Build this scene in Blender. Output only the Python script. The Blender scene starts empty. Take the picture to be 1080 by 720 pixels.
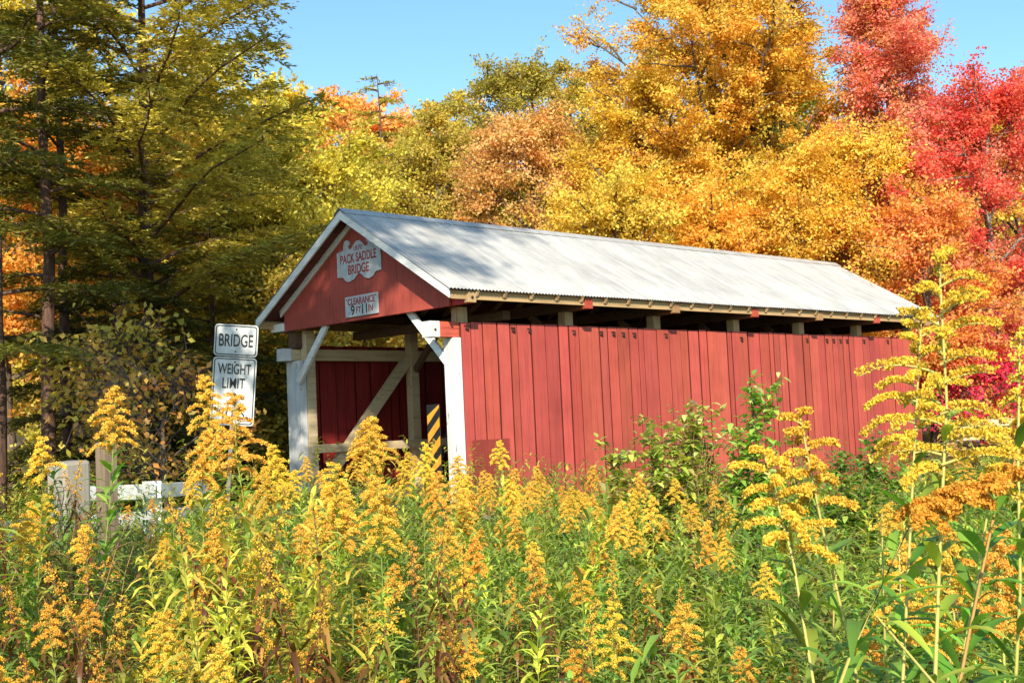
import bpy, bmesh, math, random
import numpy as np
from mathutils import Vector, Matrix
PI=math.pi
S=bpy.context.scene
col=S.collection
RNG=np.random.default_rng(7)
random.seed(7)

# ------------------------------------------------------------------ camera
CAM=np.array([17.40,-12.85,1.018]); YAW,PITCH,ROLL,FPX=0.8006,0.0703,-0.0463,1312.0
def cam_axes():
    cy,sy,cp,sp,cr,sr=math.cos(YAW),math.sin(YAW),math.cos(PITCH),math.sin(PITCH),math.cos(ROLL),math.sin(ROLL)
    f=np.array([-sy*cp,cy*cp,sp]); r=np.array([cy,sy,0]); u=np.cross(r,f)
    return cr*r+sr*u,-sr*r+cr*u,f
RX,UX,FX=cam_axes()
cd=bpy.data.cameras.new('camera'); cam=bpy.data.objects.new('camera',cd); col.objects.link(cam)
cam.matrix_world=Matrix([[RX[0],UX[0],-FX[0],CAM[0]],[RX[1],UX[1],-FX[1],CAM[1]],[RX[2],UX[2],-FX[2],CAM[2]],[0,0,0,1]])
cd.sensor_width=36; cd.lens=36*FPX/1080; cd.clip_end=3000; cd.clip_start=.05
S.camera=cam
def at(px,py,d):            # a point of the place seen at a given distance
    return CAM+(FX+RX*(px-540)/FPX-UX*(py-360)/FPX)*d
FH=np.array([-math.sin(YAW),math.cos(YAW)]); RH=np.array([math.cos(YAW),math.sin(YAW)])

# ------------------------------------------------------------------ object helpers
def tag(o,label=None,cat=None,group=None,kind=None):
    if label: o['label']=label
    if cat: o['category']=cat
    if group: o['group']=group
    if kind: o['kind']=kind
    return o
def empty(name,loc=(0,0,0),rz=0):
    o=bpy.data.objects.new(name,None); col.objects.link(o); o.location=loc; o.rotation_euler=(0,0,rz); o.empty_display_size=.1
    return o
def link(name,me,parent=None):
    o=bpy.data.objects.new(name,me); col.objects.link(o)
    if parent: o.parent=parent
    return o
def copy_tree(o,parent=None):
    c=o.copy(); col.objects.link(c)
    if parent: c.parent=parent
    for ch in list(o.children): copy_tree(ch,c)
    return c
def raw_mesh(name,V,F,C=None,mat=None,smooth=False):
    """V (N,3); F list of (M,k) int arrays; C (faces,3) colours"""
    me=bpy.data.meshes.new(name); V=np.asarray(V,np.float32)
    me.vertices.add(len(V)); me.vertices.foreach_set('co',V.ravel())
    F=[np.asarray(f,np.int32) for f in F if len(f)]
    li=np.concatenate([f.ravel() for f in F]); tot=np.concatenate([np.full(len(f),f.shape[1],np.int32) for f in F])
    st=np.concatenate([[0],np.cumsum(tot)[:-1]]).astype(np.int32)
    me.loops.add(len(li)); me.loops.foreach_set('vertex_index',li)
    me.polygons.add(len(tot)); me.polygons.foreach_set('loop_start',st)
    me.update(calc_edges=True)
    if smooth: me.polygons.foreach_set('use_smooth',np.ones(len(tot),bool))
    if C is not None:
        a=me.attributes.new('Col','FLOAT_COLOR','FACE')
        c=np.ones((len(tot),4),np.float32); c[:,:3]=C; a.data.foreach_set('color',c.ravel())
    if mat: me.materials.append(mat)
    me.validate()
    return me
class MB:
    def __init__(s): s.v=[];s.f=[];s.c=[]
    def add(s,vs,fs,c=(1,1,1)):
        n=len(s.v); s.v+= [tuple(v) for v in vs]
        for f in fs: s.f.append([n+i for i in f]); s.c.append(c)
        return s
    def box(s,x0,x1,y0,y1,z0,z1,c=(1,1,1)):
        return s.add([(x0,y0,z0),(x1,y0,z0),(x1,y1,z0),(x0,y1,z0),(x0,y0,z1),(x1,y0,z1),(x1,y1,z1),(x0,y1,z1)],
          [(0,3,2,1),(4,5,6,7),(0,1,5,4),(1,2,6,5),(2,3,7,6),(3,0,4,7)],c)
    def beam(s,p0,p1,w,h,up=(0,0,1),c=(1,1,1)):
        p0=Vector(p0);p1=Vector(p1);d=(p1-p0).normalized();u=Vector(up);sd=d.cross(u).normalized();u=sd.cross(d)
        vs=[]
        for p in (p0,p1):
            for a,b in ((-1,-1),(1,-1),(1,1),(-1,1)): vs.append(p+sd*a*w/2+u*b*h/2)
        return s.add(vs,[(0,1,2,3),(7,6,5,4),(0,4,5,1),(1,5,6,2),(2,6,7,3),(3,7,4,0)],c)
    def prism(s,pts,y0,y1,c=(1,1,1)):   # outline in xz extruded along y
        n=len(pts); vs=[(x,y0,z) for x,z in pts]+[(x,y1,z) for x,z in pts]
        return s.add(vs,[tuple(range(n)),tuple(range(2*n-1,n-1,-1))]+[(i,n+i,n+(i+1)%n,(i+1)%n) for i in range(n)],c)
    def cyl(s,p0,p1,r,n=10,c=(1,1,1),r1=None):
        p0=Vector(p0);p1=Vector(p1);d=(p1-p0).normalized();a=d.orthogonal().normalized();b=d.cross(a);vs=[]
        for p,q in ((p0,r),(p1,r if r1 is None else r1)):
            for i in range(n): t=2*PI*i/n; vs.append(p+a*math.cos(t)*q+b*math.sin(t)*q)
        return s.add(vs,[tuple(range(n-1,-1,-1)),tuple(range(n,2*n))]+[(i,(i+1)%n,n+(i+1)%n,n+i) for i in range(n)],c)
    def build(s,name,mat,parent=None,bevel=0,smooth=False):
        me=bpy.data.meshes.new(name); me.from_pydata([tuple(v) for v in s.v],[],s.f); me.update()
        a=me.attributes.new('Col','FLOAT_COLOR','FACE')
        for i,c in enumerate(s.c): a.data[i].color=(c[0],c[1],c[2],1)
        me.materials.append(mat)
        bm=bmesh.new(); bm.from_mesh(me); bmesh.ops.recalc_face_normals(bm,faces=bm.faces); bm.to_mesh(me); bm.free()
        if smooth:
            for p in me.polygons: p.use_smooth=True
        o=link(name,me,parent)
        if bevel:
            m=o.modifiers.new('b','BEVEL'); m.width=bevel; m.segments=2; m.limit_method='ANGLE'
        return o
# ------------------------------------------------------------------ materials
def nt(name):
    m=bpy.data.materials.new(name); m.use_nodes=True; t=m.node_tree; t.nodes.clear()
    out=t.nodes.new('ShaderNodeOutputMaterial'); return m,t,out
def N(t,k,**kw):
    n=t.nodes.new(k)
    for a,b in kw.items():
        if a in n.inputs: n.inputs[a].default_value=b
        else: setattr(n,a,b)
    return n
def ramp(t,fac,stops):
    r=t.nodes.new('ShaderNodeValToRGB'); e=r.color_ramp.elements
    while len(e)<len(stops): e.new(.5)
    for i,(p,c) in enumerate(stops): e[i].position=p; e[i].color=(c[0],c[1],c[2],1)
    t.links.new(fac,r.inputs[0]); return r.outputs[0]
def mixc(t,a,b,fac,mode='MIX'):
    m=t.nodes.new('ShaderNodeMix'); m.data_type='RGBA'; m.blend_type=mode
    for s,v in ((m.inputs[6],a),(m.inputs[7],b),(m.inputs[0],fac)):
        if hasattr(v,'is_linked'): t.links.new(v,s)
        elif isinstance(v,(int,float)): s.default_value=v
        else: s.default_value=(*v,1)
    return m.outputs[2]
def leaf_mat(name,trans=.45,rough=.5,tboost=(1.15,1.1,.6),vary=.06,spec=.3):
    m,t,out=nt(name)
    at_=N(t,'ShaderNodeAttribute',attribute_name='Col')
    oi=N(t,'ShaderNodeObjectInfo')
    hsv=N(t,'ShaderNodeHueSaturation')
    mr=N(t,'ShaderNodeMapRange'); mr.inputs['To Min'].default_value=.5-vary*.35; mr.inputs['To Max'].default_value=.5+vary*.35
    t.links.new(oi.outputs['Random'],mr.inputs['Value']); t.links.new(mr.outputs[0],hsv.inputs['Hue'])
    mv=N(t,'ShaderNodeMapRange'); mv.inputs['To Min'].default_value=1-vary*2.5; mv.inputs['To Max'].default_value=1+vary*1.5
    mm=N(t,'ShaderNodeMath',operation='FRACT'); m3=N(t,'ShaderNodeMath',operation='MULTIPLY'); m3.inputs[1].default_value=7.31
    t.links.new(oi.outputs['Random'],m3.inputs[0]); t.links.new(m3.outputs[0],mm.inputs[0]); t.links.new(mm.outputs[0],mv.inputs['Value']); t.links.new(mv.outputs[0],hsv.inputs['Value'])
    t.links.new(at_.outputs['Color'],hsv.inputs['Color'])
    bs=N(t,'ShaderNodeBsdfPrincipled',Roughness=rough); bs.inputs['Specular IOR Level'].default_value=spec
    t.links.new(hsv.outputs[0],bs.inputs['Base Color'])
    tr=N(t,'ShaderNodeBsdfTranslucent'); t.links.new(mixc(t,hsv.outputs[0],tboost,1.0,'MULTIPLY'),tr.inputs['Color'])
    mx=N(t,'ShaderNodeMixShader'); mx.inputs[0].default_value=trans
    t.links.new(bs.outputs[0],mx.inputs[1]); t.links.new(tr.outputs[0],mx.inputs[2]); t.links.new(mx.outputs[0],out.inputs[0])
    return m
def wood_mat(name,base,dark,axis='Z',wear=None,wearcol=(.3,.27,.22),rough=.7,grain=1.0,bump=.3,coords='Object'):
    """painted or bare wood: grain stretched along one axis, colour varied per board by the Col attribute"""
    m,t,out=nt(name)
    tc=N(t,'ShaderNodeTexCoord'); mp=N(t,'ShaderNodeMapping')
    sc={'X':(.5,9,9),'Y':(9,.5,9),'Z':(9,9,.5)}[axis]; mp.inputs['Scale'].default_value=sc
    t.links.new(tc.outputs[coords],mp.inputs[0])
    n=N(t,'ShaderNodeTexNoise',Scale=2.2,Detail=6,Roughness=.65); t.links.new(mp.outputs[0],n.inputs['Vector'])
    c=ramp(t,n.outputs[0],[(.3,dark),(.48,base),(.75,tuple(min(1,x*1.15) for x in base))])
    n2=N(t,'ShaderNodeTexNoise',Scale=1.3,Detail=5,Roughness=.6); t.links.new(tc.outputs[coords],n2.inputs['Vector'])
    c=mixc(t,c,ramp(t,n2.outputs[0],[(.3,(.72,.7,.68)),(.6,(1,1,1))]),.7*grain,'MULTIPLY')
    a=N(t,'ShaderNodeAttribute',attribute_name='Col'); c=mixc(t,c,a.outputs['Color'],1.0,'MULTIPLY')
    if wear:
        mp2=N(t,'ShaderNodeMapping'); mp2.inputs['Scale'].default_value=tuple(1+x*.35 for x in sc); t.links.new(tc.outputs[coords],mp2.inputs[0])
        n3=N(t,'ShaderNodeTexNoise',Scale=1.6,Detail=8,Roughness=.75); t.links.new(mp2.outputs[0],n3.inputs['Vector'])
        f=ramp(t,n3.outputs[0],[(wear,(0,0,0)),(wear+.05,(1,1,1))])
        c=mixc(t,c,wearcol,f)
    bs=N(t,'ShaderNodeBsdfPrincipled',Roughness=rough); bs.inputs['Specular IOR Level'].default_value=.25
    t.links.new(c,bs.inputs['Base Color'])
    bp=N(t,'ShaderNodeBump',Strength=bump,Distance=.01); t.links.new(n.outputs[0],bp.inputs['Height']); t.links.new(bp.outputs[0],bs.inputs['Normal'])
    t.links.new(bs.outputs[0],out.inputs[0]); return m
def plain_mat(name,c,rough=.5,metal=0,noise=.15):
    m,t,out=nt(name); tc=N(t,'ShaderNodeTexCoord'); n=N(t,'ShaderNodeTexNoise',Scale=6,Detail=6); t.links.new(tc.outputs['Object'],n.inputs['Vector'])
    cc=ramp(t,n.outputs[0],[(.3,tuple(x*(1-noise*2) for x in c)),(.65,c)])
    bs=N(t,'ShaderNodeBsdfPrincipled',Roughness=rough,Metallic=metal); t.links.new(cc,bs.inputs['Base Color']); t.links.new(bs.outputs[0],out.inputs[0]); return m
M={}
M['red']=wood_mat('red_paint',(.40,.075,.055),(.32,.056,.042),'Z',wear=.66,wearcol=(.25,.045,.035),rough=.6)
M['redshade']=wood_mat('shaded_red_paint',(.24,.022,.020),(.13,.012,.012),'Z'); M['seamshade']=plain_mat('seam_shade',(.03,.02,.018),.9)  # siding red darkened for the shaded interior; near-black for shade in board seams
M['redY']=wood_mat('red_paint_beam',(.50,.10,.062),(.32,.05,.034),'Y',rough=.6)
M['redX']=wood_mat('red_paint_cross',(.44,.038,.036),(.32,.024,.022),'X',rough=.55)
M['white']=wood_mat('white_paint',(.62,.63,.64),(.48,.48,.48),'Z',wear=.60,wearcol=(.17,.13,.10),rough=.6)
M['whiteX']=wood_mat('white_paint_trim',(.76,.75,.73),(.56,.55,.53),'X',wear=.66,wearcol=(.25,.2,.16),rough=.6)
M['cream']=wood_mat('cream_paint',(.60,.47,.29),(.40,.30,.18),'Y',wear=.64,wearcol=(.2,.14,.09))
M['tan']=wood_mat('tan_lumber',(.42,.28,.14),(.26,.16,.08),'Y')
M['tanX']=wood_mat('tan_lumber_cross',(.44,.29,.15),(.25,.16,.08),'X')
M['tanZ']=wood_mat('tan_lumber_post',(.40,.27,.15),(.22,.14,.08),'Z')
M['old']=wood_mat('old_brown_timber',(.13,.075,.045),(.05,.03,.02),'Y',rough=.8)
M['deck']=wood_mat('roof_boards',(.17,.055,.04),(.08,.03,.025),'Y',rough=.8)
M['grey']=wood_mat('weathered_post',(.22,.16,.11),(.09,.06,.045),'Z',rough=.85,bump=.8)
M['iron']=plain_mat('rusty_iron',(.05,.018,.012),.7,.2)
M['signwhite']=plain_mat('sign_white',(.52,.53,.54),.45,0,.14)
M['black']=plain_mat('black_paint',(.015,.015,.016),.4)
M['redletter']=plain_mat('red_lettering',(.38,.03,.025),.5)
M['orange']=plain_mat('orange_reflective',(.75,.33,.03),.4)
M['steel']=plain_mat('galvanised_post',(.22,.21,.19),.5,.4)
M['concrete']=plain_mat('concrete',(.30,.28,.25),.9)
def bark(name,c,d):
    m,t,out=nt(name); tc=N(t,'ShaderNodeTexCoord'); mp=N(t,'ShaderNodeMapping'); mp.inputs['Scale'].default_value=(9,9,1.6); t.links.new(tc.outputs['Object'],mp.inputs[0])
    n=N(t,'ShaderNodeTexNoise',Scale=2.5,Detail=8,Roughness=.7); t.links.new(mp.outputs[0],n.inputs['Vector'])
    bs=N(t,'ShaderNodeBsdfPrincipled',Roughness=.9); t.links.new(ramp(t,n.outputs[0],[(.35,d),(.65,c)]),bs.inputs['Base Color'])
    bp=N(t,'ShaderNodeBump',Strength=.8,Distance=.03); t.links.new(n.outputs[0],bp.inputs['Height']); t.links.new(bp.outputs[0],bs.inputs['Normal'])
    t.links.new(bs.outputs[0],out.inputs[0]); return m
M['bark']=bark('bark',(.17,.12,.085),(.05,.035,.028)); M['barkred']=bark('hemlock_bark',(.17,.085,.055),(.05,.028,.02)); M['barkgrey']=bark('grey_bark',(.27,.23,.19),(.10,.08,.065))
M['leaf']=leaf_mat('tree_leaf',.5,.5,(1.2,1.05,.6),.05)
M['needle']=leaf_mat('needle_leaf',.3,.55,(1.1,1.1,.5),.03)
M['weed']=leaf_mat('weed_leaf',.42,.42,(1.2,1.25,.45),.10,.4)
M['floret']=leaf_mat('floret',.35,.7,(1.2,1.0,.5),.05,.1)
M['stem']=leaf_mat('green_stem',.0,.6,(1,1,1),.05)
# galvanised corrugated roof
m,t,out=nt('galvanised_roof'); tc=N(t,'ShaderNodeTexCoord'); mp=N(t,'ShaderNodeMapping'); mp.inputs['Scale'].default_value=(.5,5,.5); t.links.new(tc.outputs['Object'],mp.inputs[0])
n=N(t,'ShaderNodeTexNoise',Scale=1.6,Detail=8,Roughness=.7); t.links.new(mp.outputs[0],n.inputs['Vector'])
c=ramp(t,n.outputs[0],[(.28,(.33,.33,.34)),(.5,(.43,.425,.41)),(.72,(.54,.53,.50))])
n2=N(t,'ShaderNodeTexNoise',Scale=.9,Detail=6,Roughness=.7); t.links.new(tc.outputs['Object'],n2.inputs['Vector'])
c=mixc(t,c,ramp(t,n2.outputs[0],[(.35,(.72,.71,.70)),(.6,(1,1,1))]),.8,'MULTIPLY')
mp3=N(t,'ShaderNodeMapping'); mp3.inputs['Scale'].default_value=(.35,7,.35); t.links.new(tc.outputs['Object'],mp3.inputs[0])
n3=N(t,'ShaderNodeTexNoise',Scale=2.4,Detail=7,Roughness=.75); t.links.new(mp3.outputs[0],n3.inputs['Vector'])
c=mixc(t,c,(.27,.20,.14),ramp(t,n3.outputs[0],[(.62,(0,0,0)),(.74,(.6,.6,.6))]))
sx=N(t,'ShaderNodeSeparateXYZ'); t.links.new(tc.outputs['Object'],sx.inputs[0])
# sheet laps every 0.66 m
md=N(t,'ShaderNodeMath',operation='FLOORED_MODULO'); md.inputs[1].default_value=.66; t.links.new(sx.outputs[1],md.inputs[0])
lt=N(t,'ShaderNodeMath',operation='LESS_THAN'); lt.inputs[1].default_value=.018; t.links.new(md.outputs[0],lt.inputs[0])
c=mixc(t,c,(.5,.49,.47),lt.outputs[0])
bs=N(t,'ShaderNodeBsdfPrincipled',Roughness=.5,Metallic=.15); t.links.new(c,bs.inputs['Base Color']); t.links.new(bs.outputs[0],out.inputs[0]); M['roof']=m

# ------------------------------------------------------------------ terrain
def ground(x,y):
    x=np.asarray(x,float);y=np.asarray(y,float)
    s=(x-CAM[0])*FH[0]+(y-CAM[1])*FH[1]
    z=np.full(np.broadcast(x,y).shape,-.62)+.06*np.sin(x*.9+1)*np.sin(y*.7)
    emb=np.clip(1-(np.abs(x)-2.6)/2.5,0,1); emb=emb*emb*(3-2*emb)
    ends=np.clip((1.2-y)/1.5,0,1)+np.clip((y-14.8)/1.5,0,1); ends=np.clip(ends,0,1)
    z=z*(1-emb*ends)+(-.06)*emb*ends
    creek=np.exp(-(((y-8+.15*(x))/3.6)**2)); z=z-2.3*creek*np.clip(1-(emb*ends),0,1)
    up=np.clip(s-42,0,160); z=z+.245*up*np.clip(up/12,0,1)+.8*np.sin(x*.09)*np.sin(y*.08)*np.clip(up/20,0,1)
    return z
m,t,out=nt('forest_floor'); tc=N(t,'ShaderNodeTexCoord'); n=N(t,'ShaderNodeTexNoise',Scale=.9,Detail=9,Roughness=.75); t.links.new(tc.outputs['Object'],n.inputs['Vector'])
n2=N(t,'ShaderNodeTexNoise',Scale=14,Detail=4); t.links.new(tc.outputs['Object'],n2.inputs['Vector'])
c=mixc(t,ramp(t,n.outputs[0],[(.3,(.035,.045,.014)),(.5,(.075,.06,.02)),(.7,(.16,.09,.03))]),ramp(t,n2.outputs[0],[(.35,(.5,.5,.5)),(.6,(1.2,1.1,.9))]),.8,'MULTIPLY')
bs=N(t,'ShaderNodeBsdfPrincipled',Roughness=.95); t.links.new(c,bs.inputs['Base Color']); bp=N(t,'ShaderNodeBump',Strength=1,Distance=.08); t.links.new(n2.outputs[0],bp.inputs['Height']); t.links.new(bp.outputs[0],bs.inputs['Normal']); t.links.new(bs.outputs[0],out.inputs[0]); M['ground']=m
gx=np.concatenate([np.arange(-400,-40,12.),np.arange(-40,40,.8),np.arange(40,401,12.)])
gy=np.concatenate([np.arange(-300,-30,12.),np.arange(-30,50,.8),np.arange(50,401,12.)])
X,Y=np.meshgrid(gx,gy,indexing='ij'); Z=ground(X,Y)
V=np.stack([X,Y,Z],-1).reshape(-1,3); nx,ny=len(gx),len(gy); I=np.arange(nx*ny).reshape(nx,ny)
F=np.stack([I[:-1,:-1],I[1:,:-1],I[1:,1:],I[:-1,1:]],-1).reshape(-1,4)
tag(link('ground',raw_mesh('ground',V,[F],None,M['ground'],True)),kind='structure')
# creek water
mw,tw,ow=nt('creek_water'); bs=N(tw,'ShaderNodeBsdfPrincipled',Roughness=.08); bs.inputs['Base Color'].default_value=(.03,.035,.02,1)
n=N(tw,'ShaderNodeTexNoise',Scale=3,Detail=4); bp=N(tw,'ShaderNodeBump',Strength=.25,Distance=.05); tw.links.new(n.outputs[0],bp.inputs['Height']); tw.links.new(bp.outputs[0],bs.inputs['Normal']); tw.links.new(bs.outputs[0],ow.inputs[0])
wb=MB(); wv=[]; xs=np.linspace(-30,30,13)
for x in xs: yc=8-.15*x; wv+=[(x,yc-2.6,-2.35),(x,yc+2.6,-2.35)]
wb.add(wv,[(2*i,2*i+2,2*i+3,2*i+1) for i in range(12)]); tag(wb.build('creek',mw),kind='structure')
# gravel road on both approaches
m,t,out=nt('gravel_road'); tc=N(t,'ShaderNodeTexCoord'); n=N(t,'ShaderNodeTexNoise',Scale=30,Detail=6); t.links.new(tc.outputs['Object'],n.inputs['Vector'])
bs=N(t,'ShaderNodeBsdfPrincipled',Roughness=.95); t.links.new(ramp(t,n.outputs[0],[(.3,(.10,.09,.08)),(.7,(.28,.25,.21))]),bs.inputs['Base Color']); t.links.new(bs.outputs[0],out.inputs[0]); M['road']=m
rb=MB()
for y0,y1 in ((-60,.3),(16.1,70)):
    k=max(2,int((y1-y0)/2))
    ys=np.linspace(y0,y1,k)
    for a,b in zip(ys[:-1],ys[1:]):
        za=float(max(ground(0,a),ground(2.2,a),ground(-2.2,a)))+.02; zb=float(max(ground(0,b),ground(2.2,b),ground(-2.2,b)))+.02
        rb.add([(-2.2,a,za),(2.2,a,za),(2.2,b,zb),(-2.2,b,zb)],[(0,1,2,3)])
tag(rb.build('road',M['road']),kind='structure')

# ------------------------------------------------------------------ covered bridge
br=tag(empty('covered_bridge',(0,8,0)),'red board covered bridge with corrugated metal gable roof and open slot under its eaves','covered bridge')
class PB(MB):      # parts of the bridge are written in world coordinates
    def build(s,name,mat,parent=None,bevel=0,smooth=False):
        s.v=[(v[0],v[1]-8,v[2]) for v in s.v]
        return MB.build(s,name,mat,br if parent is None else parent,bevel,smooth)
A_,ZE,ZR,LR=2.784,3.296,4.965,16.0
SL=(ZR-ZE)/A_
def rz(x): return ZR-SL*abs(x)
POSTY=[.72,3.26,5.72,8.29,10.7,13.12,15.5]
r_=random.Random(3)
# siding: separate boards butt-jointed inside one mesh
def siding(x0,x1,name,jz=0):
    b=PB(); y=.655
    while y<15.70:
        w=r_.choice([.16,.22,.26,.3,.34,.38]); y1=min(y+w,15.71)
        if 15.71-y1<.08: y1=15.71
        g=r_.choice([.008,.018,.028,.034]); d=r_.uniform(-.007,.007); k=r_.uniform(.80,1.10)
        b.box(x0+d,x1+d,y,y1-g,-.78+r_.uniform(-.02,.02),2.805+r_.uniform(-.012,.008),(k,k*r_.uniform(.9,1.08),k*r_.uniform(.9,1.08)))
        b.c[-4]=b.c[-2]=(.28,.24,.24)      # board edges darkened, painting shade into the seams
        # narrow split in some boards
        if w>.24 and r_.random()<.5: b.box(x1+d-.002,x1+d+.001,y+w*.45,y+w*.45+.004,r_.uniform(-.5,.8),2.4,(.35,.3,.3))
        y=y1
    return b.build(name,M['red'])
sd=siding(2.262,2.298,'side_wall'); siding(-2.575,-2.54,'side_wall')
sd2=[o for o in bpy.data.objects if o.name.startswith('side_wall')][-1]; sd2.data.materials[0]=M['redshade']  # left wall's red is darkened to paint in the interior shade
PB().box(2.2565,2.259,.66,15.7,-.7,2.79).build('seam_shade_sheet',M['seamshade']); PB().box(-2.59,-2.586,.66,15.7,-.7,2.79).build('gap_light_blocker',M['redshade'])  # added sheets: dark shade behind right seams, light block behind left wall's gaps
for y,z in ((.77,2.7),(1.83,2.69),(2.22,2.68),(3.33,2.67),(4.06,2.67),(4.4,2.67),(4.67,2.66),(4.99,2.66),(5.92,2.66),(8.39,2.64),(10.82,2.65),(11.63,2.66),(11.91,2.66),(12.19,2.66),(12.47,2.66),(13.22,2.67),(14.31,2.68)):
    b=PB(); b.box(2.30,2.312,y-.045,y+.05,z+.03,z+.055,(1,1,1)); b.box(2.30,2.312,y+.03,y+.055,z-.05,z+.03); b.cyl((2.298,y-.005,z-.012),(2.325,y-.005,z-.012),.022,6); b.build('bolt',M['iron'])
# hatch boards
for y0,y1,z0,z1 in ((.78,1.62,-.1,.87),(14.7,15.6,-.2,.51)):
    b=PB(); n=4
    for i in range(n): b.box(2.309,2.325,y0+(y1-y0)*i/n,y0+(y1-y0)*(i+1)/n-.006,z0,z1,(.55,.5,.5))
    b.build('hatch_board',M['red'],bevel=.002)
# chords
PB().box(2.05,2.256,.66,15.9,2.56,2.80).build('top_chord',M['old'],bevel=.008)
PB().box(2.05,2.256,.24,.652,2.555,2.805).build('chord_end',M['redY'],bevel=.008)
PB().box(2.045,2.261,.03,.237,2.55,2.81).build('chord_end',M['white'],bevel=.008)
PB().cyl((2.261,.13,2.67),(2.275,.13,2.67),.02,8).build('bolt',M['iron'])
PB().box(-2.50,-2.30,.46,15.9,2.50,2.715).build('top_chord',M['cream'],bevel=.008)
PB().box(-2.51,-2.29,.26,.457,2.49,2.725).build('chord_end',M['white'],bevel=.008)
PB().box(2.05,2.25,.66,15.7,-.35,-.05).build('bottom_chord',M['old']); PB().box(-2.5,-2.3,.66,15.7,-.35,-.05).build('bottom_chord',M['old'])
# portal posts
PB().box(2.02,2.295,.50,.648,-.3,2.548).build('portal_post',M['white'],bevel=.006)
PB().box(-2.55,-2.12,.50,.648,-.3,2.488).build('portal_post',M['white'],bevel=.006)
PB().box(-2.46,-2.22,.50,.648,2.73,3.05).build('post_stub',M['old'],bevel=.006)
# truss posts and diagonals
for i,y in enumerate(POSTY):
    for s in (1,-1):
        xo=2.15 if s>0 else -2.2
        mt=M['tanZ'] if s>0 else (M['cream'] if i<2 else M['old'])  # deeper left posts take the dark timber to stand in for interior shade
        PB().box(xo-.09,xo+.09,y-.1+.04,y+.1+.04,-.05,3.06).build('truss_post',mt,bevel=.006)
        if i<len(POSTY)-1:
            if i<3: p0,p1=(xo,y+.15,.0),(xo,POSTY[i+1]-.05,2.56)
            else: p0,p1=(xo,y+.05,2.56),(xo,POSTY[i+1]-.15,.0)
            PB().beam(p0,p1,.14,.2,up=(0,-.5,.8)).build('truss_brace',M['cream'] if s<0 and i==0 else M['old'],bevel=.006)  # left braces past the first go dark too, painting in the interior shade
    # tie beams with their weathered ends
    if i not in (0,):
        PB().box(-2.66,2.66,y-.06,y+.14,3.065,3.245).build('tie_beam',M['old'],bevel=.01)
        PB().box(2.662,2.74,y-.06,y+.14,3.065,3.245,(.8,.7,.65)).build('beam_end',M['redY' if i%2 else 'tan'],bevel=.01)
PB().box(-2.36,2.655,.42,.60,3.07,3.25).build('tie_beam',M['redX'],bevel=.008)
PB().box(2.658,2.76,.42,.60,3.07,3.25).build('beam_end',M['tanX'],bevel=.008)
PB().box(-2.80,-2.375,.34,.60,3.06,3.21).build('beam_end',M['whiteX'],bevel=.008)
PB().cyl((2.76,.51,3.15),(2.775,.51,3.15),.025,8).build('bolt',M['iron'])
PB().box(-2.3,2.0,1.9,2.08,2.9,3.06).build('cross_beam',M['old'],bevel=.01)
# knee braces at the portal
PB().beam((1.10,.54,3.12),(2.08,.54,2.14),.06,.13,up=(.7,0,.7)).build('knee_brace',M['whiteX'],bevel=.005)
PB().beam((-1.14,.46,3.08),(-2.10,.46,2.08),.06,.13,up=(-.7,0,.7)).build('knee_brace',M['whiteX'],bevel=.005)
for y in POSTY[1:-1]:
    PB().beam((1.3,y+.04,3.06),(2.06,y+.04,2.3),.08,.12,up=(.7,0,.7)).build('knee_brace',M['old']); PB().beam((-1.3,y+.04,3.06),(-2.10,y+.04,2.3),.08,.12,up=(-.7,0,.7)).build('knee_brace',M['old'])
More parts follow.
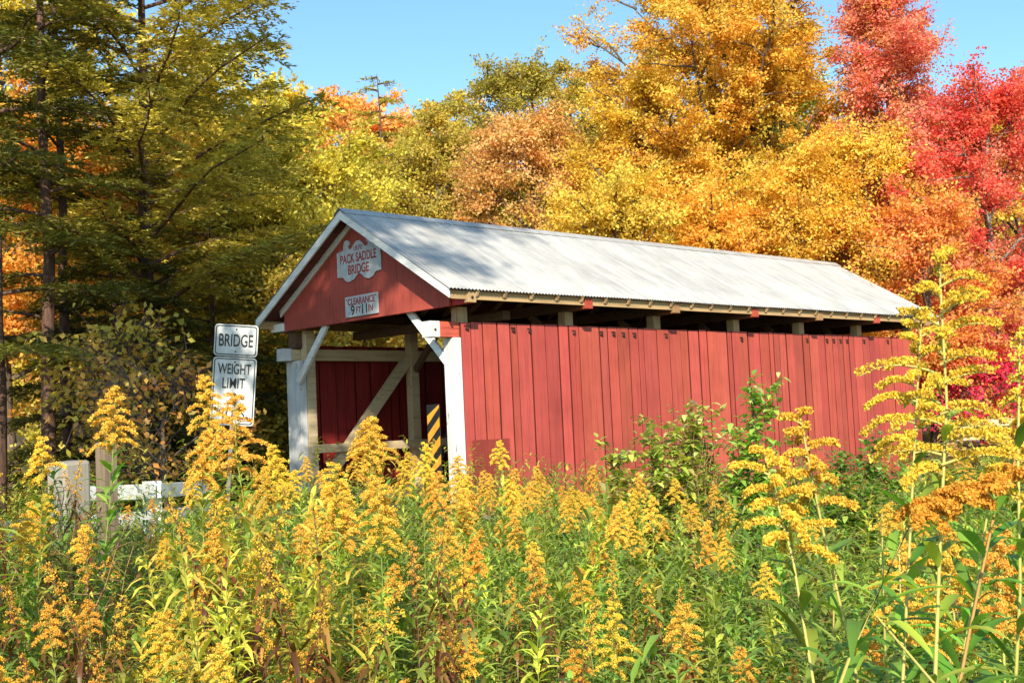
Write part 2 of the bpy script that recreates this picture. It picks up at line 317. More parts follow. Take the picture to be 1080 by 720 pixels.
# wall plates, rafters, fascia
for s in (1,-1):
    PB().box(*sorted((s*2.28,s*2.46)),.62,15.95,3.25,3.40).build('wall_plate',M['old'])
    PB().box(*sorted((s*2.69,s*2.715)),.05,15.95,rz(2.7)-.225,rz(2.7)-.085).build('fascia',M['tan'],bevel=.003)
    y=.62
    while y<15.95:
        k=r_.uniform(.8,1.1)
        PB().beam((s*.02,y,ZR-.10),(s*2.775,y,rz(2.775)-.088),.05,.10,up=(0,0,1),c=(k,k,k)).build('rafter',M['tanX'])
        y+=.62
    # roof boards under the metal
    b=PB(); n=12
    for j in range(n):
        xa=.02+(A_-.05-.02)*j/n; xb=.02+(A_-.05-.02)*(j+1)/n-.01; k=r_.uniform(.7,1.2)
        b.add([(s*xa,.035,rz(xa)-.047),(s*xb,.035,rz(xb)-.047),(s*xb,15.965,rz(xb)-.047),(s*xa,15.965,rz(xa)-.047),(s*xa,.035,rz(xa)-.022),(s*xb,.035,rz(xb)-.022),(s*xb,15.965,rz(xb)-.022),(s*xa,15.965,rz(xa)-.022)],[(0,3,2,1),(4,5,6,7),(0,1,5,4),(1,2,6,5),(2,3,7,6),(3,0,4,7)],(k,k,k))
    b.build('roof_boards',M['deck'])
    # corrugated sheets: real waves running down the slope
    ny=1400; ys=np.linspace(-.02,LR+.02,ny); wv=.011*np.sin(ys*2*PI/.076); rows=[.06,.8,1.5,2.2,A_+.035]
    jit=np.random.default_rng(5 if s>0 else 6); VV=[]
    for xr in rows:
        for off in (0,-.0035):
            VV.append(np.stack([np.full(ny,s*xr),ys-8,rz(xr)+.0+wv+off+.004*np.sin(ys*1.1+xr)],-1))
    nr=len(rows); VV=np.concatenate(VV); idx=np.arange(ny*2*nr).reshape(nr,2,ny); FF=[]
    for q in (0,1):
        FF.append(np.stack([idx[:-1,q,:-1],idx[1:,q,:-1],idx[1:,q,1:],idx[:-1,q,1:]],-1).reshape(-1,4))
    FF.append(np.stack([idx[-1,0,:-1],idx[-1,1,:-1],idx[-1,1,1:],idx[-1,0,1:]],-1))
    FF.append(np.stack([idx[:-1,0,0],idx[1:,0,0],idx[1:,1,0],idx[:-1,1,0]],-1))
    link('metal_roof',raw_mesh('metal_roof',VV,[np.concatenate(FF)],None,M['roof'],False),br)
    # barge boards and gable trim
    for y0,y1,xo,dz0,dz1,nm in ((-.005,.032,A_-.01,-.175,-.018,'barge_board'),(LR-.03,LR+.008,A_-.01,-.175,-.018,'barge_board'),(.325,.362,2.45,-.175,-.05,'gable_trim')):
        b=PB(); b.add([(s*.0,y0,ZR+dz0),(s*xo,y0,rz(xo)+dz0),(s*xo,y0,rz(xo)+dz1),(s*.0,y0,ZR+dz1),(s*.0,y1,ZR+dz0),(s*xo,y1,rz(xo)+dz0),(s*xo,y1,rz(xo)+dz1),(s*.0,y1,ZR+dz1)],[(0,1,2,3),(7,6,5,4),(0,4,5,1),(1,5,6,2),(2,6,7,3),(3,7,4,0)])
        b.build(nm,M['whiteX'],bevel=.004)
b=PB()
for s in (1,-1):
    b.add([(0,-.03,ZR+.03),(s*.17,-.03,rz(.17)+.019),(s*.17,LR+.03,rz(.17)+.019),(0,LR+.03,ZR+.03),(0,-.03,ZR+.026),(s*.17,-.03,rz(.17)+.015),(s*.17,LR+.03,rz(.17)+.015),(0,LR+.03,ZR+.026)],[(0,1,2,3),(7,6,5,4),(0,4,5,1),(1,5,6,2),(2,6,7,3)])
b.build('ridge_cap',M['roof'])
# gables: wide vertical boards
for y0,y1,lo in ((.366,.405,3.05),(15.6,15.64,3.05)):
    b=PB(); xs=[-2.37,-1.75,-1.2,-.62,0,.55,1.05,1.6,2.37]
    for a,c in zip(xs[:-1],xs[1:]):
        k=r_.uniform(.93,1.05); za,zc=min(rz(a)-.05,9),min(rz(c)-.05,9)
        b.prism([(a,lo),(c-.004,lo),(c-.004,zc),(a,za)],y0,y1,(k,k,k))
    b.build('gable_wall',M['redX'] if False else M['red'],bevel=.002)
# deck and abutments
b=PB(); y=.3
while y<16: b.box(-2.28,2.04,y,min(y+.24,16.0),-.05,.0,(r_.uniform(.7,1.1),)*3); y+=.25
b.build('floor_deck',M['grey'])
for s,x in ((1,2.0),(-1,-2.07)):
    PB().box(*sorted((x-.02,x+.02)),.7,15.6,.74,.90).build('inner_rail',M['cream' if s<0 else 'white'],bevel=.004)
for y0,y1 in ((-.1,1.7),(14.7,16.2)): PB().box(-2.9,2.75,y0,y1,-3.1,-.36).build('abutment',M['concrete'],bevel=.02)

# ------------------------------------------------------------------ lettering
def text(body,w,h,mat,parent,loc,name='lettering',bold=.0,matrix=None):
    cu=bpy.data.curves.new(name,'FONT'); cu.body=body; cu.size=1; cu.align_x='CENTER'; cu.extrude=.01; cu.offset=bold
    tmp=bpy.data.objects.new('t',cu); col.objects.link(tmp); dg=bpy.context.evaluated_depsgraph_get(); dg.update()
    me=bpy.data.meshes.new_from_object(tmp.evaluated_get(dg)); bpy.data.objects.remove(tmp)
    co=np.empty(len(me.vertices)*3,np.float32); me.vertices.foreach_get('co',co); co=co.reshape(-1,3)
    mn,mx=co.min(0),co.max(0); o2=np.zeros_like(co)
    o2[:,0]=(co[:,0]-(mn[0]+mx[0])/2)/(mx[0]-mn[0])*w; o2[:,2]=(co[:,1]-(mn[1]+mx[1])/2)/(mx[1]-mn[1])*h; o2[:,1]=-co[:,2]*.12
    me.vertices.foreach_set('co',o2.ravel()); me.name=name; me.materials.clear(); me.materials.append(mat); me.update()
    o=link(name,me,parent); o.location=loc; return o
# bridge name board: wavy lower edge, scrolls on top
ns=tag(empty('name_board',(.04,.345,4.07)),'white scroll-topped board lettered with the bridge name high on the red gable','sign')
R_=[(.63,-.22),(.63,.22),(.44,.25),(.42,.34),(.40,.40),(.33,.42),(.25,.39),(.24,.33),(.29,.31),(.27,.25),(.20,.25),(.12,.32),(.05,.37)]
bot=[(-.63,-.22),(-.47,-.23),(-.38,-.31),(-.28,-.33),(-.16,-.30),(-.08,-.24),(0,-.20),(.08,-.24),(.16,-.30),(.28,-.33),(.38,-.31),(.47,-.23)]
pts=bot+R_+[(-x,z) for x,z in R_[::-1]][:-1]
b=MB(); b.prism(pts,-.012,.012); nb=b.build('board',M['signwhite'],ns,bevel=.002)
text('1870',.26,.085,M['redletter'],ns,(0,-.0135,.245)); text('PACK SADDLE',1.04,.165,M['redletter'],ns,(-.005,-.0135,.085),bold=.02); text('BRIDGE',.60,.17,M['redletter'],ns,(-.005,-.0135,-.12),bold=.02)
cs=tag(empty('clearance_board',(.075,.345,3.30)),'small white rectangular clearance board low on the red gable','sign')
MB().box(-.47,.47,-.01,.01,-.185,.18).build('board',M['signwhite'],cs,bevel=.003)
text('CLEARANCE',.78,.125,M['redletter'],cs,(0,-.0125,.085),bold=.018)
text('9',.11,.17,M['black'],cs,(-.25,-.0125,-.07),bold=.008); text('FT',.14,.11,M['redletter'],cs,(-.08,-.0125,-.075),bold=.01); text('11',.14,.17,M['black'],cs,(.09,-.0125,-.07),bold=.008); text('IN',.13,.12,M['redletter'],cs,(.26,-.0125,-.07),bold=.01)
for q in (-.42,.42): MB().cyl((q,-.01,.13),(q,-.018,.13),.012,6).build('screw',M['iron'],cs)
# road sign assembly on a leaning post
TL,TR,BL=at(227,341,16),at(273,343.5,16),at(222,447,16)
ex=Vector(TR-TL); W=ex.length; ex.normalize(); ez=Vector(TL-BL); Hh=ez.length; ez=(ez-ex*ez.dot(ex)).normalized(); ey=ez.cross(ex)
ctr=Vector((TL+TR)/2)
def rrect(w,h,r,n=5):
    p=[]
    for cx_,cz_,a0 in ((w/2-r,h/2-r,0),(-w/2+r,h/2-r,90),(-w/2+r,-h/2+r,180),(w/2-r,-h/2+r,270)):
        for i in range(n+1): a=math.radians(a0+90*i/n); p.append((cx_+r*math.cos(a),cz_+r*math.sin(a)))
    return p
sg=empty('bridge_weight_sign'); tag(sg,'leaning pair of white black-bordered road signs on one post left of the portal','road sign')
mt=Matrix.Identity(4)
for i in range(3): mt[i][0]=ex[i]; mt[i][1]=ey[i]; mt[i][2]=ez[i]; mt[i][3]=ctr[i]
sg.matrix_world=mt
h1=Hh*.315; h2=Hh-h1-.015
def plate(h,zc):
    MB().prism([(x,z+zc) for x,z in rrect(W,h,.045)],-.004,.004).build('sign_plate',M['signwhite'],sg)
    o=rrect(W-.03,h-.03,.04); i_=rrect(W-.055,h-.055,.032); n=len(o); b=MB()
    b.add([(x,-.0075,z+zc) for x,z in o]+[(x,-.0075,z+zc) for x,z in i_]+[(x,-.0045,z+zc) for x,z in o]+[(x,-.0045,z+zc) for x,z in i_],
      [(k,(k+1)%n,n+(k+1)%n,n+k) for k in range(n)]+[(k,2*n+k,2*n+(k+1)%n,(k+1)%n) for k in range(n)]+[(n+k,n+(k+1)%n,3*n+(k+1)%n,3*n+k) for k in range(n)])
    b.build('sign_border',M['black'],sg)
    for z in (zc+h/2-.06,zc-h/2+.06): MB().cyl((0,-.004,z),(0,-.014,z),.011,6).build('bolt',M['iron'],sg)
plate(h1,-h1/2); plate(h2,-h1-.015-h2/2)
text('BRIDGE',W*.78,h1*.40,M['black'],sg,(0,-.0065,-h1*.5),bold=.012)
z0=-h1-.015
text('WEIGHT',W*.76,h2*.155,M['black'],sg,(0,-.0065,z0-h2*.17),bold=.012); text('LIMIT',W*.52,h2*.155,M['black'],sg,(0,-.0065,z0-h2*.38),bold=.012)
text('3',W*.18,h2*.18,M['black'],sg,(0,-.0065,z0-h2*.61),bold=.012); text('TONS',W*.56,h2*.155,M['black'],sg,(0,-.0065,z0-h2*.83),bold=.012)
MB().beam((0,.03,-.05),(0,.03,-Hh-2.2),.05,.04,up=(0,1,0)).build('sign_post',M['steel'],sg)
# hazard marker at the portal
hz=tag(empty('hazard_marker',(1.93,.3,0)),'narrow panel with slanting orange and black stripes beside the right portal post','hazard marker')
MB().box(-.16,.16,-.004,.004,.3,1.48).build('panel',M['black'],hz)
for k in range(-1,5):
    za=.25+k*.30; poly=[(-.15,za),(.15,za+.27),(.15,za+.42),(-.15,za+.15)]
    poly=[(x,max(.31,min(1.47,z))) for x,z in poly]
    if max(z for _,z in poly)-min(z for _,z in poly)>.1: MB().prism(poly,-.007,-.0045).build('stripe',M['orange'],hz)
MB().box(-.025,.025,.006,.045,-.6,1.4).build('marker_post',M['steel'],hz)

# ------------------------------------------------------------------ guard rails and posts by the road
def rail_fence(name,label,pts,zt,mat,first=0,heights=((0,.18),(-.33,.16))):
    base=empty(name,(pts[0][0],pts[0][1],0)); tag(base,label,'guard rail'); ox,oy=pts[0]
    for i,(x,y) in enumerate(pts):
        g=float(ground(x,y))
        b=MB(); b.box(x-ox-.09,x-ox+.09,y-oy-.09,y-oy+.09,g-.2,zt[i]+.03,(.9,.88,.84)); b.build('rail_post',mat,base,bevel=.012)
    for dz,h in heights:
        for i in range(len(pts)-1):
            (xa,ya),(xb,yb)=pts[i],pts[i+1]; d=Vector((xb-xa,yb-ya,0)).normalized(); nrm=Vector((d.y,-d.x,0))*.125
            MB().beam(Vector((xa-ox,ya-oy,zt[i]+dz-h/2))+nrm-d*.1,Vector((xb-ox,yb-oy,zt[i+1]+dz-h/2))+nrm+d*.1-d*.208,.05,h).build('rail',mat,base,bevel=.006)
    return base
p1=at(40,500,13.8); p2=at(135,505,15.2)
rail_fence('guard_rail','white board guard rail along the near side of the road, left of the portal',
   [(at(66,500,14.2)[0],at(66,500,14.2)[1]),(at(160,500,15.6)[0],at(160,500,15.6)[1]),(at(212,500,17.5)[0],at(212,500,17.5)[1])],[.60,.55,.5],M['whiteX'])
rail_fence('guard_rail','cream board guard rail on the far approach, beyond the right end of the bridge',[(2.75,16.3),(3.6,17.4),(5.6,19.6),(8.4,22.4)],[.72,.72,.72,.7],M['cream'])
def post(name,label,px,d,w,ztop,mat,cap=True,rz_=0.,c=(1,1,1)):
    x,y,_=at(px,480,d); g=float(ground(x,y)); e=tag(empty(name,(x,y,g),rz_),label,'post')
    MB().add([(-w/2,-w/2,-.2),(w/2,-w/2,-.2),(w/2,w/2,-.2),(-w/2,w/2,-.2),(-w/2,-w/2,ztop-g),(w/2,-w/2,ztop-g-.01),(w/2,w/2,ztop-g+.01),(-w/2,w/2,ztop-g+.015)],[(0,3,2,1),(4,5,6,7),(0,1,5,4),(1,2,6,5),(2,3,7,6),(3,0,4,7)],c).build('shaft',mat,e,bevel=.008 if w<.2 else .03)
    return e
e=post('end_post','thick peeling white post wrapped in dry vines, left of the brown post',72,12.3,.30,.90,M['white'],rz_=.2,c=(.52,.46,.38))
e2=post('wooden_post','bare weathered brown wooden post standing in front of the white guard rail',112,9.2,.115,1.06,M['grey'],rz_=.1)

# ------------------------------------------------------------------ foliage machinery
def unit(a): return a/np.maximum(np.linalg.norm(a,axis=-1,keepdims=True),1e-9)
def rhombs(P,D,Nn,L,W):
    """one folded rhombus leaf per point: P base, D direction, Nn normal"""
    n=len(P); D=unit(D); s=unit(np.cross(D,Nn)); L=np.asarray(L).reshape(-1,1)*np.ones((n,1)); W=np.asarray(W).reshape(-1,1)*np.ones((n,1)); u=np.cross(s,D)
    V=np.stack([P,P+D*L*.45+s*W*.5+u*W*.12,P+D*L,P+D*L*.45-s*W*.5+u*W*.12],1).reshape(-1,3)
    return V,np.arange(4*n).reshape(n,4)
def blades(P,az,el,droop,L,W,fold=.15,prof=((.3,1.),(.68,.72))):
    """lanceolate arching leaves, three segments each"""
    n=len(P); o=np.ones(n); h=np.stack([np.cos(az),np.sin(az),0*az],-1); s=np.stack([-np.sin(az),np.cos(az),0*az],-1); z=np.array([0,0,1.])
    L=L*o; W=W*o
    def pt(u): return P+h*(L*u*np.cos(el))[:,None]+z*(L*(u*np.sin(el)-droop*u*u))[:,None]
    V=[P]
    for u,w in prof:
        c=pt(u)
        V+= [c+s*(W*w*.5)[:,None]+z*(W*w*fold)[:,None],c-s*(W*w*.5)[:,None]+z*(W*w*fold)[:,None],c-z*0]
    V.append(pt(1.0))
    ns=len(prof); V=np.stack(V,1).reshape(-1,3); e=3*ns+1; b=np.arange(n)[:,None]*(3*ns+2); l=3*ns-2
    tri=[b+np.array([[0,3,1]]),b+np.array([[0,2,3]]),b+np.array([[l,l+2,e]]),b+np.array([[l+2,l+1,e]])]; quad=[]
    for k in range(ns-1):
        a=1+3*k; quad+= [b+np.array([[a,a+2,a+5,a+3]]),b+np.array([[a+2,a+1,a+4,a+5]])]
    return V,np.concatenate(tri),np.concatenate(quad)
def blade_mesh(name,args,C,mat,prof=((.3,1.),(.68,.72))):
    V,t3,q4=blades(*args,prof=prof); C=np.asarray(C); return raw_mesh(name,V,[t3,q4],np.concatenate([C]*(2+2*len(prof))),mat,len(prof)>2)
def tubes(lines,sides=5):
    """lines: list of (pts(k,3), radii(k))"""
    VV=[];FF=[];n=0
    for P,r in lines:
        P=np.asarray(P,float);r=np.asarray(r,float);k=len(P)
        T=unit(np.gradient(P,axis=0)); a=np.where(np.abs(T[:,2:3])<.9,np.array([[0,0,1.]]),np.array([[1.,0,0]])); A=unit(np.cross(T,a)); B=np.cross(T,A)
        th=np.arange(sides)*2*PI/sides
        R=P[:,None]+(A[:,None]*np.cos(th)[None,:,None]+B[:,None]*np.sin(th)[None,:,None])*r[:,None,None]
        VV.append(R.reshape(-1,3)); I=np.arange(k*sides).reshape(k,sides)+n
        FF.append(np.stack([I[:-1],np.roll(I[:-1],-1,1),np.roll(I[1:],-1,1),I[1:]],-1).reshape(-1,4)); n+=k*sides
    return np.concatenate(VV),np.concatenate(FF)
def tube_mesh(name,lines,mat,colr=(1,1,1),sides=5):
    V,F=tubes(lines,sides); return raw_mesh(name,V,[F],np.tile(np.array(colr,float),(len(F),1)),mat,True)
def pal(rng,n,cols,wts,jit=.18):
    cols=np.array(cols); i=rng.choice(len(cols),n,p=np.array(wts)/sum(wts)); c=cols[i]; j=rng.choice(len(cols),n,p=np.array(wts)/sum(wts)); f=rng.random((n,1))*.5
    c=c*(1-f)+cols[j]*f
    return np.clip(c*(1+rng.normal(0,jit,(n,1))),.004,.95)

# ------------------------------------------------------------------ trees
def tree_meshes(seed,H,R,cb=.2,trunk_r=.2,limbs=16,leaf=.14,nleaf=45000,cols=None,wts=None,shape='round',bark_='bark',sigma=.36,lean=0.,subs=7,twigs=8,tw=1.):
    rng=np.random.default_rng(seed); lines=[]; cl=[]
    k=12; tz=np.linspace(0,H*.93,k); wob=np.cumsum(rng.normal(0,.010*H,(k,2)),0)*.5; wob-=wob[0]; TP=np.stack([wob[:,0]+lean*tz,wob[:,1],tz],-1)
    lines.append((TP,trunk_r*(1-tz/H)**.8+.015)); 
    def prof(t):
        u=(t-cb)/(1-cb); 
        if shape=='round': return max(.12,math.sin(PI*min(1,max(.0,u*.86+.14)))**.7)
        if shape=='spire': return max(.08,(1-u)**.8*(.55+.45*min(1,u*5)))
        return max(.12,(1-u)**1.05*(.6+.4*min(1,u*3)))*1.2
    for i in range(limbs):
        t=cb+(1-cb)*((i+.5)/limbs)**.9*.97; p=np.array([np.interp(t*H,tz,TP[:,a]) for a in range(3)]); az=i*2.4+rng.uniform(-.5,.5); L=R*prof(t)*rng.uniform(.75,1.12)
        u=(t-cb)/(1-cb); el=math.radians(18+45*u+rng.uniform(-8,8)) if shape!='spire' else math.radians(10+30*u)
        q=np.linspace(0,1,6); d=np.array([math.cos(az),math.sin(az),0]); 
        P=p+d*(L*q*math.cos(el*.8))[:,None]+np.array([0,0,1])*(L*(q*math.sin(el)+.15*q*q))[:,None]+np.cumsum(rng.normal(0,.03*L,(6,3)),0)*q[:,None]
        lines.append((P,(trunk_r*.42*(1-t*.6))*(1-q*.85)+.008))
        for j in range(subs):
            f=rng.uniform(.25,1.0); p2=np.array([np.interp(f,q,P[:,a]) for a in range(3)]); a2=az+rng.normal(0,.9); L2=L*rng.uniform(.22,.5)+.25; e2=rng.uniform(-.2,.9)
            q2=np.linspace(0,1,4); P2=p2+np.array([math.cos(a2)*math.cos(e2),math.sin(a2)*math.cos(e2),math.sin(e2)])*(L2*q2)[:,None]+np.cumsum(rng.normal(0,.04*L2,(4,3)),0)
            lines.append((P2,trunk_r*.13*(1-q2*.8)+.005))
            for w in range(twigs):
                f3=rng.uniform(.15,1.); p3=np.array([np.interp(f3,q2,P2[:,a]) for a in range(3)]); d3=unit(rng.normal(0,.8,3)+np.array([math.cos(a2),math.sin(a2),.45])); L3=rng.uniform(.3,1.)*tw
                pe=p3+d3*L3+np.array([0,0,-.12*L3]); 
                if w<3: lines.append((np.stack([p3,p3+d3*L3*.5,pe]),np.array([.011,.007,.003])))
                cl.append((p3,pe))
    A0=np.array([a for a,b in cl]); A1=np.array([b for a,b in cl]); nc=len(cl); cnt=max(1,nleaf//nc); size=rng.uniform(.35,1.65,nc)
    idx=np.repeat(np.arange(nc),(cnt*size).astype(int)); n=len(idx); f=rng.random((n,1))**.8
    dirn=unit(A1-A0)[idx]; off=rng.normal(0,1,(n,3))*np.array([1,1,.6])*sigma*.36
    P=A0[idx]*(1-f)+A1[idx]*f+off; keep=P[:,2]>cb*H*.5; P=P[keep]; idx=idx[keep]; off=off[keep]; dirn=dirn[keep]; n=len(P)
    outw=unit((A1-np.array([TP[:,0].mean(),TP[:,1].mean(),H*(cb+.2*(1-cb))]))*np.array([1,1,.6])); cn=unit(rng.normal(0,.6,(nc,3))+outw*.8+np.array([0,0,.45]))[idx]
    Nn=unit(rng.normal(0,.55,(n,3))+cn); D=rng.normal(0,.8,(n,3))+dirn*.7+np.array([0,0,-.3]); D=unit(D-Nn*(D*Nn).sum(1,keepdims=True)*.8)
    V,F=rhombs(P,D,Nn,leaf*rng.uniform(.65,1.35,n),leaf*.72*rng.uniform(.7,1.2,n))
    cc=pal(rng,nc,cols,wts,.10)[idx]; c2=pal(rng,n,cols,wts,.14); C=cc*.6+c2*.4
    C=np.clip(C*(1+rng.normal(0,.08,(n,1))),.004,.95)
    return tube_mesh('trunk',lines,M[bark_],sides=6), raw_mesh('crown',V,[F],C,M['leaf'])
def hemlock_meshes(seed,H,R,cb=.12,trunk_r=.17,nb=46,cols=None,wts=None,dens=1.,droop=.16,asc=.25):
    rng=np.random.default_rng(seed); lines=[]; PP=[];DD=[];CI=[]
    k=12; tz=np.linspace(0,H,k); wob=np.cumsum(rng.normal(0,.006*H,(k,2)),0)*.5; wob-=wob[0]; TP=np.stack([wob[:,0],wob[:,1],tz],-1); lines.append((TP,trunk_r*(1-tz/H)**.9+.012)); ci=0
    for i in range(nb):
        t=cb+(1-cb)*(i+.5)/nb; p=np.array([np.interp(t*H,tz,TP[:,a]) for a in range(3)]); az=i*2.4+rng.uniform(-.4,.4); u=(t-cb)/(1-cb); L=R*(1-u)**.75*rng.uniform(.6,1.12)*(.65+.35*min(1,u*4))+.3
        q=np.linspace(0,1,7); d=np.array([math.cos(az),math.sin(az),0]); s=np.array([-d[1],d[0],0])
        P=p+d*(L*q)[:,None]+np.array([0,0,1])*(L*(asc*q-droop*q*q*1.6))[:,None]+s*(np.cumsum(rng.normal(0,.02*L,7)))[:,None]
        lines.append((P,trunk_r*.22*(1-q*.85)+.004)); ci+=1
        m=max(5,int(L*9))
        for j in range(m):
            f=.18+.82*(j+.5)/m; pb=np.array([np.interp(f,q,P[:,a]) for a in range(3)]); sd=1 if j%2 else -1; L2=(.25+.9*math.sin(PI*min(1,f*.9+.08)))*rng.uniform(.6,1.15)*min(1,.35+L/2.5)
            d2=unit(d*rng.uniform(.4,.9)+s*sd*rng.uniform(.6,1.)+np.array([0,0,rng.uniform(-.15,.18)]))
            q2=np.linspace(0,1,4); P2=pb+d2*(L2*q2)[:,None]+np.array([0,0,-1])*(L2*.22*q2*q2)[:,None]
            if j%2==0: lines.append((P2,.006*(1-q2*.7)))
            nn=max(6,int(L2*62*dens)); f2=rng.random(nn); base=pb+d2*(L2*f2)[:,None]+np.array([0,0,-1])*(L2*.22*f2*f2)[:,None]+rng.normal(0,.035,(nn,3))*np.array([1,1,.6])
            sid=unit(np.cross(d2,np.array([0,0,1.]))); sg_=rng.choice([-1,1],nn)[:,None]
            PP.append(base); DD.append(unit(d2*.8+sid*sg_*rng.uniform(.3,1.1,(nn,1))+rng.normal(0,.25,(nn,3)))); CI.append(np.full(nn,ci))
    P=np.concatenate(PP); D=np.concatenate(DD); CI=np.concatenate(CI); n=len(P)
    Nn=unit(rng.normal(0,.45,(n,3))+np.array([0,0,1.])); V,F=rhombs(P,D,Nn,rng.uniform(.09,.2,n),rng.uniform(.028,.055,n))
    cc=pal(rng,ci+1,cols,wts,.1)[CI]; C=np.clip(cc*.6+pal(rng,n,cols,wts,.2)*.4,.004,.9)
    return tube_mesh('trunk',lines,M['barkred'],sides=6), raw_mesh('crown',V,[F],C,M['needle'])
YEL=[(.88,.62,.10),(.86,.50,.07),(.90,.70,.14),(.72,.55,.08)]
ORA=[(.88,.45,.08),(.90,.54,.09),(.80,.34,.06),(.90,.62,.12)]
RED=[(.90,.20,.15),(.92,.34,.20),(.80,.10,.09),(.92,.46,.20)]
CORAL=[(.93,.27,.20),(.94,.42,.26),(.86,.15,.12),(.94,.54,.26)]
YG=[(.68,.60,.10),(.54,.51,.08),(.82,.68,.12),(.36,.37,.06)]
GRN=[(.27,.29,.055),(.38,.37,.065),(.50,.44,.08),(.17,.20,.04)]
ROSE=[(.88,.54,.22),(.86,.44,.17),(.88,.62,.22),(.66,.50,.13)]
HEM=[(.27,.25,.045),(.38,.33,.055),(.16,.16,.035),(.56,.46,.07)]
HEMY=[(.72,.62,.11),(.55,.50,.08),(.82,.68,.13),(.32,.31,.05)]
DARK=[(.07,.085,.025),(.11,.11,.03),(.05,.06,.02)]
def place_tree(meshes,px,d,name,label,rz_=0.,scale=1.,zoff=0.,group=None,cat='tree',sink=.15,xyz=None):
    if xyz is None: x,y,_=at(px,450,d)
    else: x,y=xyz
    g=float(ground(x,y)); e=empty(name,(x,y,g-sink+zoff),rz_); e.scale=(scale,)*3
    tag(e,label,cat,group); link('trunk',meshes[0],e); link('crown',meshes[1],e); return e
T=lambda **k: tree_meshes(**k)
# --- behind the bridge, right to left
place_tree(T(seed=11,H=15.8,R=4.6,cb=0.08,trunk_r=.26,limbs=44,leaf=0.1,nleaf=190000,cols=ORA+YEL+GRN,wts=[6,6,3.5,3,1.5,2,1,1,.5,.6,.6,.3],subs=8),765,39,'maple_tree','tallest tree, huge orange and gold maple rising out of frame behind the bridge roof')
place_tree(T(seed=12,H=14.4,R=3.9,cb=0.1,trunk_r=.2,limbs=40,leaf=0.095,nleaf=105000,shape='cone',cols=CORAL+YG,wts=[3,4,1.2,2.5,.3,.3,.6,.1],subs=6,bark_='barkgrey'),958,37,'red_maple_tree','scarlet red maple with pointed top against the sky at the right')
place_tree(T(seed=13,H=10.3,R=3.2,cb=.10,trunk_r=.16,limbs=20,leaf=0.1,nleaf=55000,cols=RED,wts=[4,1,4,.6],bark_='barkgrey'),1050,36,'red_maple_tree','deep crimson maple lower and right of the pointed scarlet one')
place_tree(T(seed=14,H=11.5,R=3.6,cb=.3,trunk_r=.2,limbs=22,leaf=.16,nleaf=26000,cols=YG+YEL,wts=[2,1,3,1,2,1,3,2]),1088,46,'yellow_tree','yellow green tree at the right edge behind the crimson maple')
place_tree(T(seed=15,H=9.2,R=1.9,cb=.12,trunk_r=.14,limbs=18,leaf=0.095,nleaf=26000,cols=YEL+YG,wts=[3,1,4,2,1,0,2,0]),925,35,'yellow_tree','low bright yellow sapling in front of the scarlet red maple')
place_tree(T(seed=16,H=6.2,R=2.4,cb=.06,trunk_r=.14,limbs=18,leaf=0.095,nleaf=42000,cols=ORA+RED,wts=[4,3,3,2,1,2,0,2]),985,33.5,'orange_tree','low orange and rust red tree just past the far end of the roof')
place_tree(T(seed=17,H=14.8,R=2.8,cb=.35,trunk_r=.24,limbs=22,leaf=.17,nleaf=26000,cols=GRN+YEL,wts=[3,3,2,1,1,0,1,0]),840,49,'green_tree','tall dark green tree peeking out right behind the huge orange maple')
place_tree(T(seed=18,H=8.6,R=2.8,cb=.1,trunk_r=.18,limbs=24,leaf=0.095,nleaf=60000,cols=YG+YEL,wts=[3,1,4,0,3,2,2,1]),648,35,'yellow_tree','soft yellow green tree in front of the left side of the orange maple')
place_tree(T(seed=19,H=11.6,R=2.8,cb=.12,trunk_r=.2,limbs=24,leaf=0.1,nleaf=60000,cols=ROSE,wts=[4,2,3,2]),572,38,'rose_tree','salmon orange tree in the middle of the treeline above the ridge')
place_tree(T(seed=20,H=15.2,R=3.7,cb=.2,trunk_r=.24,limbs=26,leaf=0.115,nleaf=60000,cols=GRN+YG,wts=[2,3,2,1,2,2,1,1]),585,47,'oak_tree','olive green oak standing behind the salmon orange tree')
place_tree(T(seed=21,H=12.4,R=3.3,cb=.1,trunk_r=.2,limbs=26,leaf=0.1,nleaf=80000,cols=YG,wts=[4,3,2,2]),468,41,'yellow_green_tree','rounded yellow green tree left of the salmon orange one, over the roof peak')
place_tree(T(seed=22,H=6,R=2.2,cb=.05,trunk_r=.12,limbs=18,leaf=0.095,nleaf=34000,cols=ROSE+YEL,wts=[2,1,3,1,2,0,2,1]),425,33,'small_tree','low pale gold tree right behind the peak of the bridge roof')
place_tree(T(seed=23,H=8,R=2.7,cb=.06,trunk_r=.14,limbs=20,leaf=0.095,nleaf=50000,cols=ORA+YEL,wts=[3,2,2,2,2,2,1,1]),860,35,'orange_tree','low orange tree behind the far half of the roof')
place_tree(T(seed=24,H=12.2,R=3.0,cb=.06,trunk_r=.14,limbs=20,leaf=0.1,nleaf=60000,cols=ORA+YEL,wts=[2,4,1,3,3,2,2,1]),702,38,'golden_tree','tall golden tree against the left flank of the huge orange maple')
place_tree(T(seed=25,H=7.6,R=2.5,cb=.06,trunk_r=.14,limbs=20,leaf=0.095,nleaf=45000,cols=YG+YEL,wts=[2,1,3,1,2,1,2,1]),545,33.5,'golden_tree','low yellow tree behind the left third of the roof')
place_tree(T(seed=27,H=13.2,R=3.4,cb=.08,trunk_r=.17,limbs=24,leaf=.10,nleaf=90000,cols=ORA+YG,wts=[4,3,4,1.5,1,1.4,.5,1]),838,38.5,'orange_tree','rusty orange tree filling the gap between the huge maple and the scarlet one')
place_tree(T(seed=28,H=7.2,R=2.7,cb=.05,trunk_r=.13,limbs=22,leaf=.095,nleaf=46000,cols=ORA+YEL,wts=[4,4,2,3,2,1,1,1]),770,35,'golden_tree','low golden tree behind the middle of the roof')
